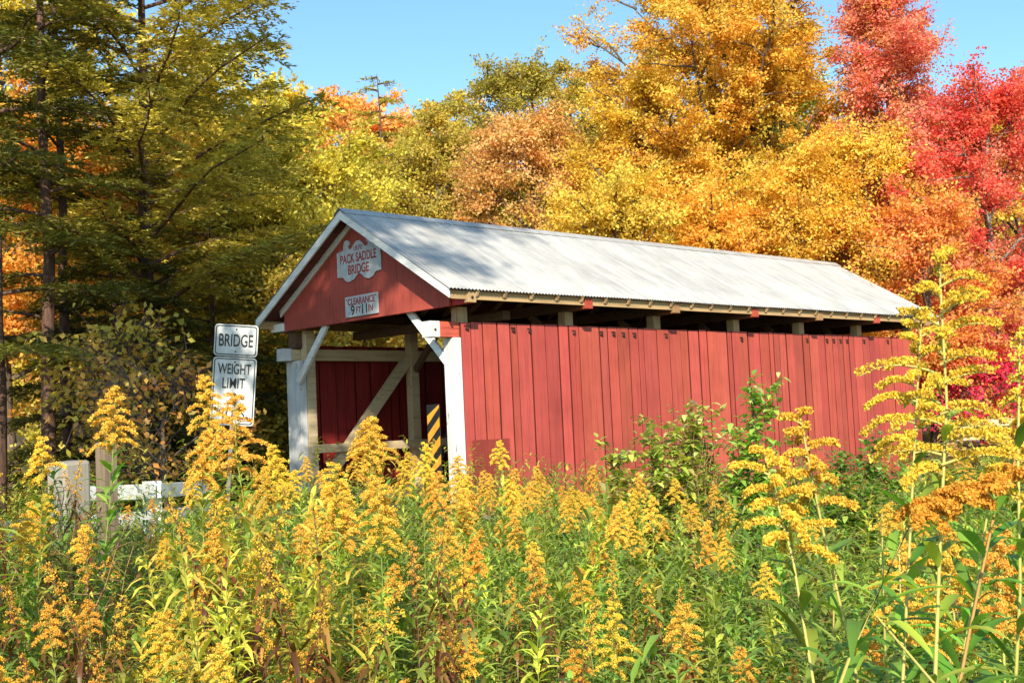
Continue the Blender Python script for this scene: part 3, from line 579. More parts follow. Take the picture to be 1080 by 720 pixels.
# conifer on the left of the treeline
place_tree(hemlock_meshes(31,15.5,3.0,.1,.2,52,HEM+HEMY,[2,3,1,2,2,2,1,1],1.0),412,48,'hemlock_tree','slim pointed hemlock against the orange hillside')
# --- left wood
place_tree(hemlock_meshes(32,16,5.5,.28,.19,72,HEM+HEMY,[2,3,1,3,4,3,3,1],1.0,asc=.5,droop=.12),163,25.5,'hemlock_tree','big hemlock with reddish trunk whose branches reach toward the sky gap')
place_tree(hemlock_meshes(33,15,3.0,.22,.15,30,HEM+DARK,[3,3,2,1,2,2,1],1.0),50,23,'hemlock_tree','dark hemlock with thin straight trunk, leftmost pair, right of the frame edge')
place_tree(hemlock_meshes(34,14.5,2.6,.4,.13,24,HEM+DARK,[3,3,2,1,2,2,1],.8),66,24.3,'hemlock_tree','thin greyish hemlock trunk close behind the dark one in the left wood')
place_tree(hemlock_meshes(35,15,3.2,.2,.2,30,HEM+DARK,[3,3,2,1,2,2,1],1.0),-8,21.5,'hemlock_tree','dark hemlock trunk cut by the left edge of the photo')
place_tree(hemlock_meshes(36,11,3.6,.04,.15,80,HEMY+YG,[3,3,2,2,2,2,1,1],1.2,asc=.3),290,32,'hemlock_tree','yellow green feathery tree behind the left rake of the bridge roof')
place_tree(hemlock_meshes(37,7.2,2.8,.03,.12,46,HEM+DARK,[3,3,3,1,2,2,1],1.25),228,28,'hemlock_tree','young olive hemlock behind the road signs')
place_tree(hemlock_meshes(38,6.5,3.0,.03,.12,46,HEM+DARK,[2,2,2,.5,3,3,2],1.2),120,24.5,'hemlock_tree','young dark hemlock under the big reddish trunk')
place_tree(T(seed=41,H=9,R=3.5,cb=0.35,trunk_r=.15,limbs=20,leaf=.13,nleaf=34000,cols=ORA+YEL,wts=[4,3,3,2,1,1,1,1]),85,31,'orange_tree','glowing orange tree deep in the left wood between dark trunks')
place_tree(T(seed=42,H=15,R=4.2,cb=.1,trunk_r=.2,limbs=26,leaf=.14,nleaf=46000,cols=YEL+YG,wts=[3,2,2,2,3,2,2,1]),10,33,'yellow_tree','tall yellow tree deep behind the leftmost trunks')
place_tree(T(seed=43,H=12,R=4.0,cb=.1,trunk_r=.2,limbs=24,leaf=.14,nleaf=42000,cols=YG+YEL,wts=[3,3,2,2,1,1,2,1]),225,35,'yellow_green_tree','yellow green tree filling the wood behind the big hemlock')
place_tree(T(seed=44,H=6,R=3.2,cb=.03,trunk_r=.1,limbs=18,leaf=.12,nleaf=30000,cols=YG+YEL,wts=[3,2,3,1,2,1,2,1]),345,30,'small_tree','low green tree seen through the bridge portal')
place_tree(T(seed=45,H=8,R=3.4,cb=.1,trunk_r=.1,limbs=18,leaf=.12,nleaf=30000,cols=YG+GRN+ORA,wts=[3,3,2,2,2,2,2,1,1,1,1,1]),150,32,'small_tree','mid height green tree with orange patches behind the young dark hemlock')
place_tree(T(seed=46,H=9.6,R=3.2,cb=.08,trunk_r=.14,limbs=26,leaf=.10,nleaf=60000,cols=YG+YEL,wts=[4,2,4,1,1,0,2,1]),322,32,'yellow_green_tree','bright yellow green tree just left of the bridge roof peak')
# far hillside: nearest ones large, copies of four crowns
far=[T(seed=51,H=13,R=4.6,cb=.08,trunk_r=.2,limbs=20,leaf=.30,nleaf=10000,cols=ORA+ROSE,wts=[3,2,2,1,3,2,2,1],sigma=.6,twigs=5),
     T(seed=52,H=14,R=4.4,cb=.08,trunk_r=.2,limbs=20,leaf=.30,nleaf=10000,cols=YG+YEL,wts=[2,2,1,1,2,1,1,1],sigma=.6,twigs=5),
     T(seed=53,H=12,R=4.2,cb=.08,trunk_r=.2,limbs=20,leaf=.30,nleaf=10000,cols=ROSE,wts=[3,2,2,2],sigma=.6,twigs=5),
     T(seed=54,H=15,R=4.0,cb=.08,trunk_r=.2,limbs=22,leaf=.30,nleaf=10000,cols=GRN+YG,wts=[2,2,2,1,1,1,1,1],sigma=.6,twigs=5)]
rg=random.Random(9); LB=['orange round topped tree on the wooded hillside far behind','yellow tree on the wooded hillside far behind','rust pink tree on the wooded hillside far behind','green tree on the wooded hillside far behind']
for row,(d,step) in enumerate(((56,105),(70,88),(86,76),(104,62))):
    px=-60+row*31
    while px<1140:
        dd=d+rg.uniform(-3,3); k=rg.choices([0,1,2,3],[4,2,3,1] if px<480 else [3,3,2,1])[0]
        if not(px>300 and row==0 and px<430): place_tree(far[k],px+rg.uniform(-18,18),dd,'hillside_tree',LB[k],rg.uniform(0,6.28),rg.uniform(.8,1.12)*(.8 if px>480 or row==0 else 1.),group='trees on the far hillside, '+['orange','yellow','pink','green'][k])
        px+=step*rg.uniform(.85,1.15)
# understory shrub with orange leaves at left
place_tree(T(seed=61,H=3.2,R=0.85,cb=.25,trunk_r=.05,limbs=10,leaf=.14,twigs=3,nleaf=1300,cols=YG+ORA,wts=[3,3,2,2,1,2,.5,1],sigma=.3),120,21.5,'understory_sapling','crooked sapling with big green and orange leaves left of the road signs')
place_tree(T(seed=62,H=2.0,R=1.0,cb=.12,trunk_r=.04,limbs=9,leaf=.11,twigs=3,nleaf=1300,cols=ORA+RED+GRN,wts=[3,2,3,1,0,0,0,1,1,1,1,1],sigma=.28),175,18.6,'understory_sapling','low rusty orange leaved bush above the white guard rail')
place_tree(T(seed=63,H=2.2,R=1.6,cb=.04,trunk_r=.05,limbs=14,leaf=.10,nleaf=9000,cols=[(.88,.07,.16),(.78,.04,.10),(.9,.14,.2)],wts=[3,2,1],sigma=.3),1035,33,'crimson_bush','bright crimson bush above the cream guard rail at the right',cat='bush')

# ------------------------------------------------------------------ goldenrod
GLF=[(.30,.44,.07),(.42,.54,.09),(.20,.33,.06),(.56,.60,.11)]
GLY=[(.38,.38,.04),(.48,.40,.05),(.26,.32,.04)]
BRN=[(.22,.09,.03),(.30,.14,.04),(.14,.055,.025),(.38,.20,.05)]
FLO=[(.93,.60,.085),(.90,.51,.065),(.95,.69,.12),(.76,.48,.075)]
FLY=[(.83,.60,.065),(.78,.53,.055),(.88,.67,.10),(.56,.50,.065)]
FLOLD=[(.85,.50,.06),(.74,.40,.05),(.60,.40,.09),(.90,.60,.08)]
def panicle(rng,S0,S1,width,nb,florets,fl,wide=False,droop=1.):
    """flower plume along stem section S0->S1: recurved branchlets set with florets on their upper side"""
    ax=S1-S0; H=np.linalg.norm(ax); axn=ax/H; lines=[];PP=[]; lean=rng.uniform(0,6.28)
    for i in range(nb):
        t=(i+.5)/nb; 
        env=(1-t)**.8*(.55+.45*min(1,t*4)) if not wide else (1-t)**.55
        L=width*(.16+.84*env)*rng.uniform(.62,1.2); p=S0+ax*t; az=i*2.4+rng.uniform(-.4,.4)
        az=az+.35*math.sin(az-lean); d=np.array([math.cos(az),math.sin(az),0]); q=np.linspace(0,1,8)
        up=(.55+.45*t) if not wide else .32+.35*t; P=p+d*(L*(q-.12*q*q))[:,None]+np.array([0,0,1])*(L*(up*q-((.85 if not wide else .50)+rng.normal(0,.10))*droop*q*q))[:,None]
        lines.append((P,.0011*(1.3-q)*(1.6 if wide else 1)))
        m=int(florets*(L/width)**.8*rng.uniform(.8,1.2))+4; f=rng.uniform(.12,1.03,m); base=np.stack([np.interp(f,q,P[:,a]) for a in range(3)],-1)
        spread=.0062 if not wide else .0058; s=np.array([-d[1],d[0],0])
        PP.append(base+np.array([0,0,1])*rng.uniform(.0,.011,(m,1))+s*rng.normal(0,spread*.75,(m,1))+d*rng.normal(0,.003,(m,1)))
    P=np.concatenate(PP); n=len(P); D=unit(rng.normal(0,.7,(n,3))+np.array([0,0,.9])); Nn=unit(rng.normal(0,1,(n,3)))
    k_=.72 if wide else .82; V,F=rhombs(P-D*.003,D,Nn,k_*rng.uniform(.0055,.009,n),k_*rng.uniform(.0042,.0065,n)); C=pal(rng,n,fl,[3,3,2,1],.14)
    return lines,V,F,C
def goldenrod(seed,h,bend=(0,0),plume=.26,pw=.10,nb=26,fl=FLO,leafL=.085,leafW=.013,nl=60,lc=GLF,low=None,lowfrac=.4,wide=False,florets=70,stemr=.0032,stemc=(.22,.26,.05),leaf_from=.12,droopl=.5,bloom=True,path=None,leaf_top=.9,leaf_el=(.3,1.05)):
    rng=np.random.default_rng(seed); k=10; q=np.linspace(0,1,k)
    if path is None:
        w=np.cumsum(rng.normal(0,.006,(k,2)),0)*h; P=np.stack([bend[0]*q**2+w[:,0]*q,bend[1]*q**2+w[:,1]*q,h*q],-1)
    else:
        path=np.asarray(path,float); tt=np.linspace(0,1,len(path)); P=np.stack([np.interp(q,tt,path[:,a]) for a in range(3)],-1); h=P[-1][2]-P[0][2]
    SP=lambda u: np.stack([np.interp(u,q,P[:,a]) for a in range(3)],-1)
    out={}
    stl=[(P,stemr*(1.15-.8*q))]
    pf=max(.5,1-plume/h) if bloom else 1.
    if bloom:
        l2,V,F,C=panicle(rng,SP(np.array(pf)),P[-1],pw,nb,florets,fl,wide); out['plume']=raw_mesh('flower_plume',V,[F],C,M['floret']); stl+=l2
    out['stem']=tube_mesh('stem',stl,M['stem'],stemc,5)
    u=np.linspace(leaf_from,min(pf+.05,leaf_top) if bloom else .995,nl); u+=rng.normal(0,.004,nl); LP=SP(u); az=np.arange(nl)*2.4+rng.normal(0,.25,nl)
    sz=(.55+.6*np.sin(PI*np.clip(.25+.7*(1-u),0,1)))*rng.uniform(.75,1.2,nl); sz=np.where(u>pf-.04,sz*.6,sz)
    el=rng.uniform(leaf_el[0],leaf_el[1],nl)+.3*(u-.5); dr=droopl*rng.uniform(.4,1.5,nl)
    C=pal(rng,nl,lc,[3,3,2,1] if len(lc)==4 else [1]*len(lc),.18)
    if low is not None:
        mk=(u<lowfrac+rng.normal(0,.08,nl)); C[mk]=pal(rng,int(mk.sum()),low,[3,3,2,1],.25); dr=np.where(mk,dr*2.2,dr)
    out['leaves']=blade_mesh('leaves',(LP,az,el,dr,leafL*sz,leafW*(.6+.6*sz)),C,M['weed'],((.1,.5),(.25,.9),(.45,1.),(.65,.78),(.85,.38)) if wide else ((.3,1.),(.68,.72)))
    return out
def assemble(name,ms,label,group=None,cat='goldenrod'):
    e=empty(name); tag(e,label,cat,group); link('stem',ms['stem'],e); link('leaves',ms['leaves'],e)
    if 'plume' in ms: link('flower_plume',ms['plume'],e)
    return e
protos=[]
for i in range(6): protos.append(('full',goldenrod(100+i,1.5,(RNG.normal(0,.08),RNG.normal(0,.08)),plume=.17+.025*(i%3),pw=.095+.012*(i%3),nb=26,fl=FLO,nl=110,florets=280,leafL=.10,leafW=.016,low=BRN if i%2 else None,lowfrac=.3)))
for i in range(4): protos.append(('nod',goldenrod(120+i,1.5,(.16*math.cos(i*1.7),.16*math.sin(i*1.7)),plume=.13,pw=.085,nb=17,fl=FLOLD if i%2 else FLO,nl=100,florets=240,leafL=.10,leafW=.016,lc=GLF+[],low=BRN,lowfrac=.45)))
for i in range(4): protos.append(('yellowleaf',goldenrod(140+i,h=1.45,bloom=i%2==0,bend=(RNG.normal(0,.06),RNG.normal(0,.06)),plume=.15,pw=.085,nb=20,fl=FLO,nl=130,leafL=.115,leafW=.016,florets=200,lc=[(.72,.66,.10),(.56,.60,.09),(.80,.64,.11),(.42,.50,.07)],low=BRN,lowfrac=.55,droopl=.6)))
for i in range(4): protos.append(('green',goldenrod(160+i,1.4,(RNG.normal(0,.08),RNG.normal(0,.08)),bloom=False,nl=130,leafL=.11,leafW=.018,lc=GLF)))
for i in range(3): protos.append(('brown',goldenrod(180+i,1.35,(RNG.normal(0,.1),RNG.normal(0,.1)),plume=.16,pw=.06,nb=14,fl=FLOLD,nl=90,florets=60,lc=BRN,stemc=(.15,.07,.03),droopl=1.3)))
KIND={}
for k,mz in protos: KIND.setdefault(k,[]).append((k,mz))
rod_i=[0]
def rod(kind,px,py,d,label,group=None,s=None,idx=None,rz_=None):
    """plant whose tip stands at the given bearing, height and distance; it grows from the ground"""
    k,mz=KIND[kind][(rod_i[0] if idx is None else idx)%len(KIND[kind])]; rod_i[0]+=1
    tip=at(px,py,d); g=float(ground(tip[0],tip[1]))
    me=mz['stem']; top=1.5 if k in('full','nod') else 1.45 if k=='yellowleaf' else 1.4 if k=='green' else 1.35
    sc=max(.35,(tip[2]-g))/top; e=empty('goldenrod_plant',(tip[0],tip[1],g),random.uniform(0,6.28) if rz_ is None else rz_)
    e.rotation_euler=(random.gauss(0,.055),random.gauss(0,.055),e.rotation_euler[2])
    sx=1.0 if s is None else s
    e.scale=(sx*min(1.25,max(.75,sc)),)*2+(sc,); tag(e,label,'goldenrod',group)
    # centre the bent tip on the bearing
    link('stem',mz['stem'],e); link('leaves',mz['leaves'],e)
    if 'plume' in mz: link('flower_plume',mz['plume'],e)
    return e
# named plants (bearing, height of the tip, distance)
HERO=[('full',197,458,4.6,'dense cone shaped golden plume above the white guard rail, right of the brown post',1.15),
('full',228,398,5.0,'upright golden plume in front of the lower road sign',1.),
('full',263,418,4.4,'tall golden plume just right of the lower corner of the road sign',1.15),
('nod',214,505,3.9,'orange yellow plume below the cone shaped one, left of the sign post',1.),
('full',95,412,5.0,'tallest goldenrod over the two old posts at the left',1.2),
('full',10,428,3.8,'goldenrod with golden plumes at the far left edge of the photo',1.2),
('nod',60,465,4.4,'drooping plume between the left edge and the thick white post',1.),
('full',322,468,5.6,'plume in front of the left portal post',1.),
('full',352,490,4.6,'full golden plume right of the left portal post',1.2),
('full',386,443,5.2,'large golden plume before the dark portal opening, left of the two portal plumes',1.3),
('full',418,444,5.6,'narrow golden plume before the portal, left of the striped hazard marker',1.1),
('full',378,505,4.2,'broad drooping golden plume low before the portal',1.2),
('nod',432,500,4.8,'arching plume below the hazard marker',1.),
('full',458,500,5.4,'plume hiding the foot of the hazard marker',1.),
('nod',510,466,6.2,'slender pale plume standing in front of the hatch board',.9),
('full',545,505,6.4,'plume right of the hatch board in front of the red wall',1.),
('full',575,505,6.8,'plume with a leaning tip before the red boards',1.),
('nod',612,492,6.6,'short arching plume before the red wall left of the leafy shrub',.9),
('full',672,518,6.4,'plume at the foot of the leafy shrub',1.),
('nod',622,605,3.6,'lone nodding orange yellow plume low in the middle foreground',1.),
('nod',678,622,3.3,'lone nodding plume near the bottom right of the middle',1.1),
('nod',502,562,4.2,'single orange plume low below the white portal post',1.),
('nod',240,562,3.8,'hooked plume low in front of the yellowing leaves at the left',1.),
('nod',88,640,3.1,'small bright plume low at the bottom left corner',.9),
('nod',25,690,2.9,'bright yellow plume touching the bottom left corner',.9),
('full',745,560,5.0,'golden plume inside the dark weeds right of the leafy shrub',1.)]
for i,(k,px,py,d,lb,s) in enumerate(HERO): rod(k,px,py,d,lb,s=s,idx=i)
# the stand filling the field
envx=[-60,0,60,100,130,160,200,240,300,340,380,440,480,520,560,600,650,700,760,800,860,930,980,1040,1140]
envy=[465,465,478,490,560,535,480,490,466,470,462,462,488,500,492,490,505,495,500,500,505,495,480,465,455]
rg=random.Random(21); cnt=0
ZN=[(-80,130,'goldenrod among the dim weeds around the old posts at the left'),(130,310,'goldenrod with yellowing leaves below the road signs'),(310,500,'goldenrod in the thick stand in front of the bridge portal'),(500,700,'goldenrod in front of the near half of the red wall'),(700,1160,'goldenrod under the far half of the red wall')]
KN={'full':'upright plumed','nod':'nodding plumed','yellowleaf':'yellow leaved','green':'green unflowered','brown':'brown withered'}
for band,(d0,d1,o0,o1,n) in enumerate(((6.0,10.5,2,30,66),(4.6,6.4,22,75,66),(4.0,5.2,60,125,56),(3.2,4.1,115,190,40),(2.7,3.3,170,250,20))):
    for j in range(n):
        px=-70+1220*(j+rg.random())/n; o=rg.uniform(o0,o1); py=np.interp(px,envx,envy)+o; d=rg.uniform(d0,d1)
        if px<310 and px>120: w=[3,2,8,.5,2.5]
        elif px<=120: w=[2,1,1,4,2]
        elif px<500: w=[6,2,2,2,1]
        elif px<720: w=[6,2.5,2,4,1]
        else: w=[2,1.5,1,5,1.5]
        if px<130: w=[1.0,1,1,1.5,6]
        if band==1 and 120<px<310: w=[1.5,1,7,3,2]
        if band>=2 and (120<px<310 or 310<px<900 or px<120): w=[w[0]*.25,w[1]*.5,w[2]*1.3,w[3]*2.2,w[4]*(1.6 if px<340 else .8)]
        k=rg.choices(['full','nod','yellowleaf','green','brown'],w)[0]
        z=[q for q in ZN if q[0]<=px<q[1]][0]; lb=KN[k]+' '+z[2]
        rod(k,px,py,d,lb,group=lb,s=rg.uniform(.85,1.15)); cnt+=1
for j in range(34):
    px=112+236*(j+rg.random())/34; py=np.interp(px,envx,envy)+rg.uniform(35,185); k=rg.choices(['yellowleaf','brown'],[3,1.3])[0]; lb=('yellow leaved ' if k=='yellowleaf' else 'brown withered ')+'goldenrod with yellowing leaves below the road signs'
    if px>=310: lb=('yellow leaved ' if k=='yellowleaf' else 'brown withered ')+'goldenrod in the thick stand in front of the bridge portal'
    rod(k,px,py,rg.uniform(3.1,4.7),lb,group=lb,s=rg.uniform(.85,1.1),idx=1+2*(j%2) if k=='yellowleaf' else None)
def zone(px): return [q for q in ZN if q[0]<=px<q[1]][0][2]
for j in range(44):
    px=420+370*(j+rg.random())/44; k=rg.choices(['full','nod'],[3,1])[0]; lb=KN[k]+' '+zone(px)
    rod(k,px,np.interp(px,envx,envy)+rg.uniform(0,75),rg.uniform(5.2,8.2),lb,group=lb,s=rg.uniform(.8,1.05))
for j in range(26):
    px=140+660*(j+rg.random())/26; lb=KN['brown']+' '+zone(px)
    rod('brown',px,np.interp(px,envx,envy)+rg.uniform(70,190),rg.uniform(3.0,4.4),lb,group=lb,s=rg.uniform(.7,.95))
# large near plants at the right, each its own shape
def near(seed,pts,label,**kw):
    """pts: (px,py,distance) from low to tip; the stem is carried on down to the ground"""
    W_=[at(*p) for p in pts]; b=W_[0]+(W_[0]-W_[1])/np.linalg.norm(W_[0]-W_[1])*.4; g=float(ground(b[0],b[1])); b2=np.array([b[0],b[1],g])
    P=np.array([b2,b]+W_); t=np.concatenate([[0],np.cumsum(np.linalg.norm(np.diff(P,axis=0),axis=1))]); t/=t[-1]; tq=np.linspace(0,1,16); P=np.stack([np.interp(tq,t,P[:,a]) for a in range(3)],-1)
    o=np.array([b2[0],b2[1],g]); ms=goldenrod(seed,1,path=P-o,**kw); e=assemble('goldenrod_plant',ms,label); e.location=tuple(o); return e
BIG=dict(wide=True,fl=FLY,leafL=.125,leafW=.0155,nl=44,florets=560,stemr=.0048,stemc=(.42,.38,.10),droopl=.5,leaf_from=.3,lc=[(.26,.42,.05),(.20,.35,.045),(.40,.52,.08),(.15,.28,.04)])
near(201,[(905,720,1.9),(878,600,1.95),(858,520,2.0),(843,436,2.05)],'tall flat topped goldenrod before the red wall, right one of the leaning pair',plume=.16,pw=.085,nb=14,**BIG)
near(202,[(858,720,1.85),(842,620,1.9),(828,545,1.95),(806,478,2.0)],'yellow flat topped goldenrod leaning left, left one of the leaning pair',plume=.17,pw=.11,nb=16,**BIG)
near(203,[(893,700,1.6),(925,610,1.6),(955,545,1.6),(985,507,1.6),(1030,490,1.6),(1090,500,1.6)],'goldenrod arching to the right with a broad orange yellow plume',plume=.17,pw=.065,nb=26,**{**BIG,'fl':[(.80,.46,.05),(.74,.40,.045),(.84,.54,.08),(.6,.38,.05)]})
near(204,[(986,720,1.6),(990,600,1.65),(996,480,1.7),(1003,400,1.72),(990,268,1.75)],'tallest goldenrod, its straight yellow stem and long plume crossing the far end of the roof',plume=.34,pw=.165,nb=25,**{**BIG,'nl':54,'florets':400,'fl':[(.80,.54,.06),(.74,.48,.05),(.86,.62,.09),(.52,.46,.06)]})
near(205,[(958,600,2.1),(962,520,2.15),(966,440,2.2),(972,330,2.25)],'pale goldenrod close behind the left of the tallest plume',plume=.26,pw=.13,nb=20,**BIG)
near(206,[(1018,690,1.75),(1035,600,1.8),(1062,480,1.85),(1100,420,1.9)],'reddish stemmed goldenrod leaning out of the right edge',plume=.16,pw=.10,nb=14,**{**BIG,'stemc':(.38,.18,.06),'nl':50})
near(207,[(1075,640,1.8),(1080,540,1.8),(1068,430,1.85),(1076,350,1.9)],'leafy goldenrod with narrow buds at the right edge of the photo',plume=.13,pw=.035,nb=12,**{**BIG,'nl':54,'florets':60})
near(208,[(1000,720,2.4),(1010,640,2.5),(1000,580,2.6)],'golden plume low between the tall stems at the lower right',plume=.22,pw=.11,nb=22,**{**BIG,'fl':FLO})
near(209,[(1060,720,2.2),(1058,640,2.3),(1050,560,2.4)],'golden plume low at the right edge under the leaning stem',plume=.2,pw=.11,nb=22,**{**BIG,'fl':FLO})
near(210,[(955,720,2.9),(950,640,3.0),(948,570,3.1)],'orange yellow plume low and left of the tallest stem',plume=.26,pw=.12,nb=24,**{**BIG,'fl':FLO})
near(211,[(975,720,1.5),(940,690,1.55),(925,650,1.6)],'leafy goldenrod without flowers at the bottom right',plume=.05,pw=.01,nb=4,**{**BIG,'nl':30,'florets':4})

LEAFY={**BIG,'nl':46,'florets':4,'leafL':.125,'leafW':.0165,'leaf_from':.2}
near(212,[(1010,720,2.0),(1025,640,2.0),(1040,560,2.0),(1048,500,2.0)],'leafy stalk without flowers just left of the leaning reddish stem',plume=.03,pw=.008,nb=3,**LEAFY)
near(214,[(935,720,2.3),(930,640,2.3),(935,580,2.3),(930,540,2.3)],'leafy stalk without flowers between the leaning pair and the tallest stem',plume=.03,pw=.008,nb=3,**LEAFY)
near(215,[(870,720,2.5),(885,660,2.5),(880,600,2.5)],'short leafy stalk between the feet of the leaning pair',plume=.03,pw=.008,nb=3,**LEAFY)
# past 300 goldenrods in view: the ones that show smallest become one mass
bpy.context.view_layer.update()
gr=[o for o in bpy.data.objects if o.parent is None and o.name.startswith('goldenrod_plant')]
def shows(o):
    v=np.array(o.matrix_world.translation)-CAM; return o.scale[2]/max(.5,float(v@FX))*(1.0 if len(o.children)>2 else .8)
fill=sorted([o for o in gr if 'group' in o],key=shows); rest=fill[:max(0,len(gr)-300)]
VV=[];LI=[];LT=[];CC=[];MI=[];nv=0; mats=[M['stem'],M['weed'],M['floret']]
for o in rest:
    for c in o.children:
        me=c.data; n=len(me.vertices); co=np.empty(n*3,np.float32); me.vertices.foreach_get('co',co); co=co.reshape(-1,3)
        m4=np.array(c.matrix_world); VV.append(co@m4[:3,:3].T+m4[:3,3]); li=np.empty(len(me.loops),np.int32); me.loops.foreach_get('vertex_index',li); LI.append(li+nv)
        lt=np.empty(len(me.polygons),np.int32); me.polygons.foreach_get('loop_total',lt); LT.append(lt)
        cc=np.empty(len(me.polygons)*4,np.float32); me.attributes['Col'].data.foreach_get('color',cc); CC.append(cc); MI.append(np.full(len(lt),mats.index(me.materials[0]),np.int32)); nv+=n
if rest:
    me=bpy.data.meshes.new('goldenrod_stand'); V=np.concatenate(VV).astype(np.float32); li=np.concatenate(LI); lt=np.concatenate(LT)
    me.vertices.add(len(V)); me.vertices.foreach_set('co',V.ravel()); me.loops.add(len(li)); me.loops.foreach_set('vertex_index',li); me.polygons.add(len(lt))
    me.polygons.foreach_set('loop_start',np.concatenate([[0],np.cumsum(lt)[:-1]]).astype(np.int32)); me.update(calc_edges=True)
    at2=me.attributes.new('Col','FLOAT_COLOR','FACE'); at2.data.foreach_set('color',np.concatenate(CC))
    for m_ in mats: me.materials.append(m_)
    me.polygons.foreach_set('material_index',np.concatenate(MI))
    tag(link('goldenrod_stand',me),'thick stand of smaller goldenrods filling in behind and between the nearer ones','goldenrod stand',kind='stuff')
    for o in rest:
        for c in list(o.children): bpy.data.objects.remove(c)
        bpy.data.objects.remove(o)
print('goldenrods',len(gr),'massed',len(rest))

# ------------------------------------------------------------------ leafy shrubs in front of the wall
def shrub(seed,base,canes,leafs,cols,wts,name,label,lw=.6,cr=.006,cc='bark'):
    rng=np.random.default_rng(seed); g=float(ground(base[0],base[1])); o=np.array([base[0],base[1],g]); lines=[]; LP=[]
    for tip in canes:
        t=np.asarray(tip)-o; q=np.linspace(0,1,8); st=rng.normal(0,.1,3)*np.array([1,1,0]); P=st+(t-st)*np.stack([q,q,1-(1-q)**1.7],-1)+np.cumsum(rng.normal(0,.012,(8,3)),0)*q[:,None]
        lines.append((P,cr*(1.1-q*.8)))
        for j in range(20):
            f=rng.uniform(.3,1); p=np.array([np.interp(f,q,P[:,a]) for a in range(3)]); d=unit(rng.normal(0,1,3)+np.array([0,0,.3])); L=rng.uniform(.08,.32); p1=p+d*L; lines.append((np.stack([p,(p+p1)/2+rng.normal(0,.01,3),p1]),np.array([.003,.002,.001])))
            m=leafs; ff=rng.random(m); LP.append(p+d*L*ff[:,None]+rng.normal(0,.018,(m,3)))
    LP=np.concatenate(LP); n=len(LP); az=rng.uniform(0,6.28,n); L=rng.uniform(.035,.07,n); C=pal(rng,n,cols,wts,.2)
    e=empty(name,tuple(o)); tag(e,label,'shrub'); link('stems',tube_mesh('stems',lines,M[cc],(1,1,1),5),e)
    link('leaves',blade_mesh('leaves',(LP,az,rng.uniform(-.5,.8,n),rng.uniform(0,.5,n),L,L*lw),C,M['weed']),e); return e
SH=[(.30,.44,.07),(.46,.56,.09),(.62,.62,.14),(.34,.16,.11),(.66,.60,.26)]
D=7.6; cn=[at(px,py,D+dz) for px,py,dz in ((652,478,0),(668,455,.2),(690,470,-.2),(705,450,0),(722,436,.1),(735,440,-.1),(742,462,.2),(712,490,-.3),(690,510,-.2),(760,485,.2),(668,520,-.2),(730,520,-.3),(760,530,0),(645,545,-.2),(690,560,-.4))]
bs_=at(712,600,D); shrub(301,bs_,cn,20,SH,[3,3,2.4,1.0,1],'leafy_shrub','rounded leafed shrub with green, yellow and purplish leaves in front of the red wall')
cn=[at(px,py,7.2) for px,py in ((788,420),(800,432),(780,468),(815,500),(780,510),(835,520))]
shrub(302,at(795,600,7.2),cn,18,SH,[5,4,1,.5,.2],'leafy_shrub','slender green shrub with one sprig rising highest against the red boards')
cn=[at(px,py,8.5) for px,py in ((850,500),(880,490),(905,500),(935,480),(920,515),(870,530),(950,505),(895,540))]
shrub(303,at(900,600,8.5),cn,16,SH,[6,3,.5,1,.2],'leafy_shrub','dark green shrub at the foot of the far end of the red wall')
cn=[at(px,py,9) for px,py in ((700,462),(690,445),(735,470),(690,440))]
# dry stalks and vines round the old posts
rng=np.random.default_rng(77)
def vines(name,label,px0,px1,py0,py1,d,n,colr,r=.004):
    lines=[]; b=at((px0+px1)/2,500,d); g=float(ground(b[0],b[1])); o=np.array([b[0],b[1],g])
    for i in range(n):
        q=np.linspace(0,1,12); x0=rng.uniform(px0,px1); x1=x0+rng.normal(0,18); top=rng.uniform(py0,py1); T_=at(x1,top,d+rng.normal(0,.12))-o; B_=at(x0,600,d+rng.normal(0,.12))-o; B_[2]=0
        P=B_+(T_-B_)*q[:,None]+np.cumsum(rng.normal(0,.022,(12,3)),0); 
        if rng.random()<.5: P[-3:,2]-=np.array([.0,.05,.14]); P[-3:,:2]+=rng.normal(0,.04,2)*np.array([[1],[2],[3]])
        lines.append((P,r*(1.2-q*.9)))
        for k in range(5):
            s=rng.integers(3,11); dd=unit(rng.normal(0,1,3))*rng.uniform(.05,.2); lines.append((np.stack([P[s],P[s]+dd*.5+rng.normal(0,.01,3),P[s]+dd]),np.array([.0022,.0016,.001])))
    e=empty(name,tuple(o)); tag(e,label,'dry vines'); link('stems',tube_mesh('stems',lines,M['bark'],(1,1,1),4),e); return e
M['straw']=plain_mat('dry_straw',(.42,.24,.11),.8); M['dvine']=plain_mat('dark_vine',(.06,.04,.03),.9)
v=vines('dry_vines','dark leafless vines climbing the thick white post',52,96,500,600,12.0,34,None,.010); v.children[0].data.materials[0]=M['dvine']
v=vines('dry_vines','dark leafless vines at the foot of the brown post and rail',98,152,520,640,8.7,30,None,.006); v.children[0].data.materials[0]=M['dvine']
v=vines('dry_stalks','tan dry stalks curling up in front of the old posts',45,105,545,660,4.6,16,None,.003); v.children[0].data.materials[0]=M['straw']
v=vines('dry_stalks','pale dead twigs sticking out above the leafy shrub',705,790,446,475,7.4,10,None,.003); v.children[0].data.materials[0]=M['straw']

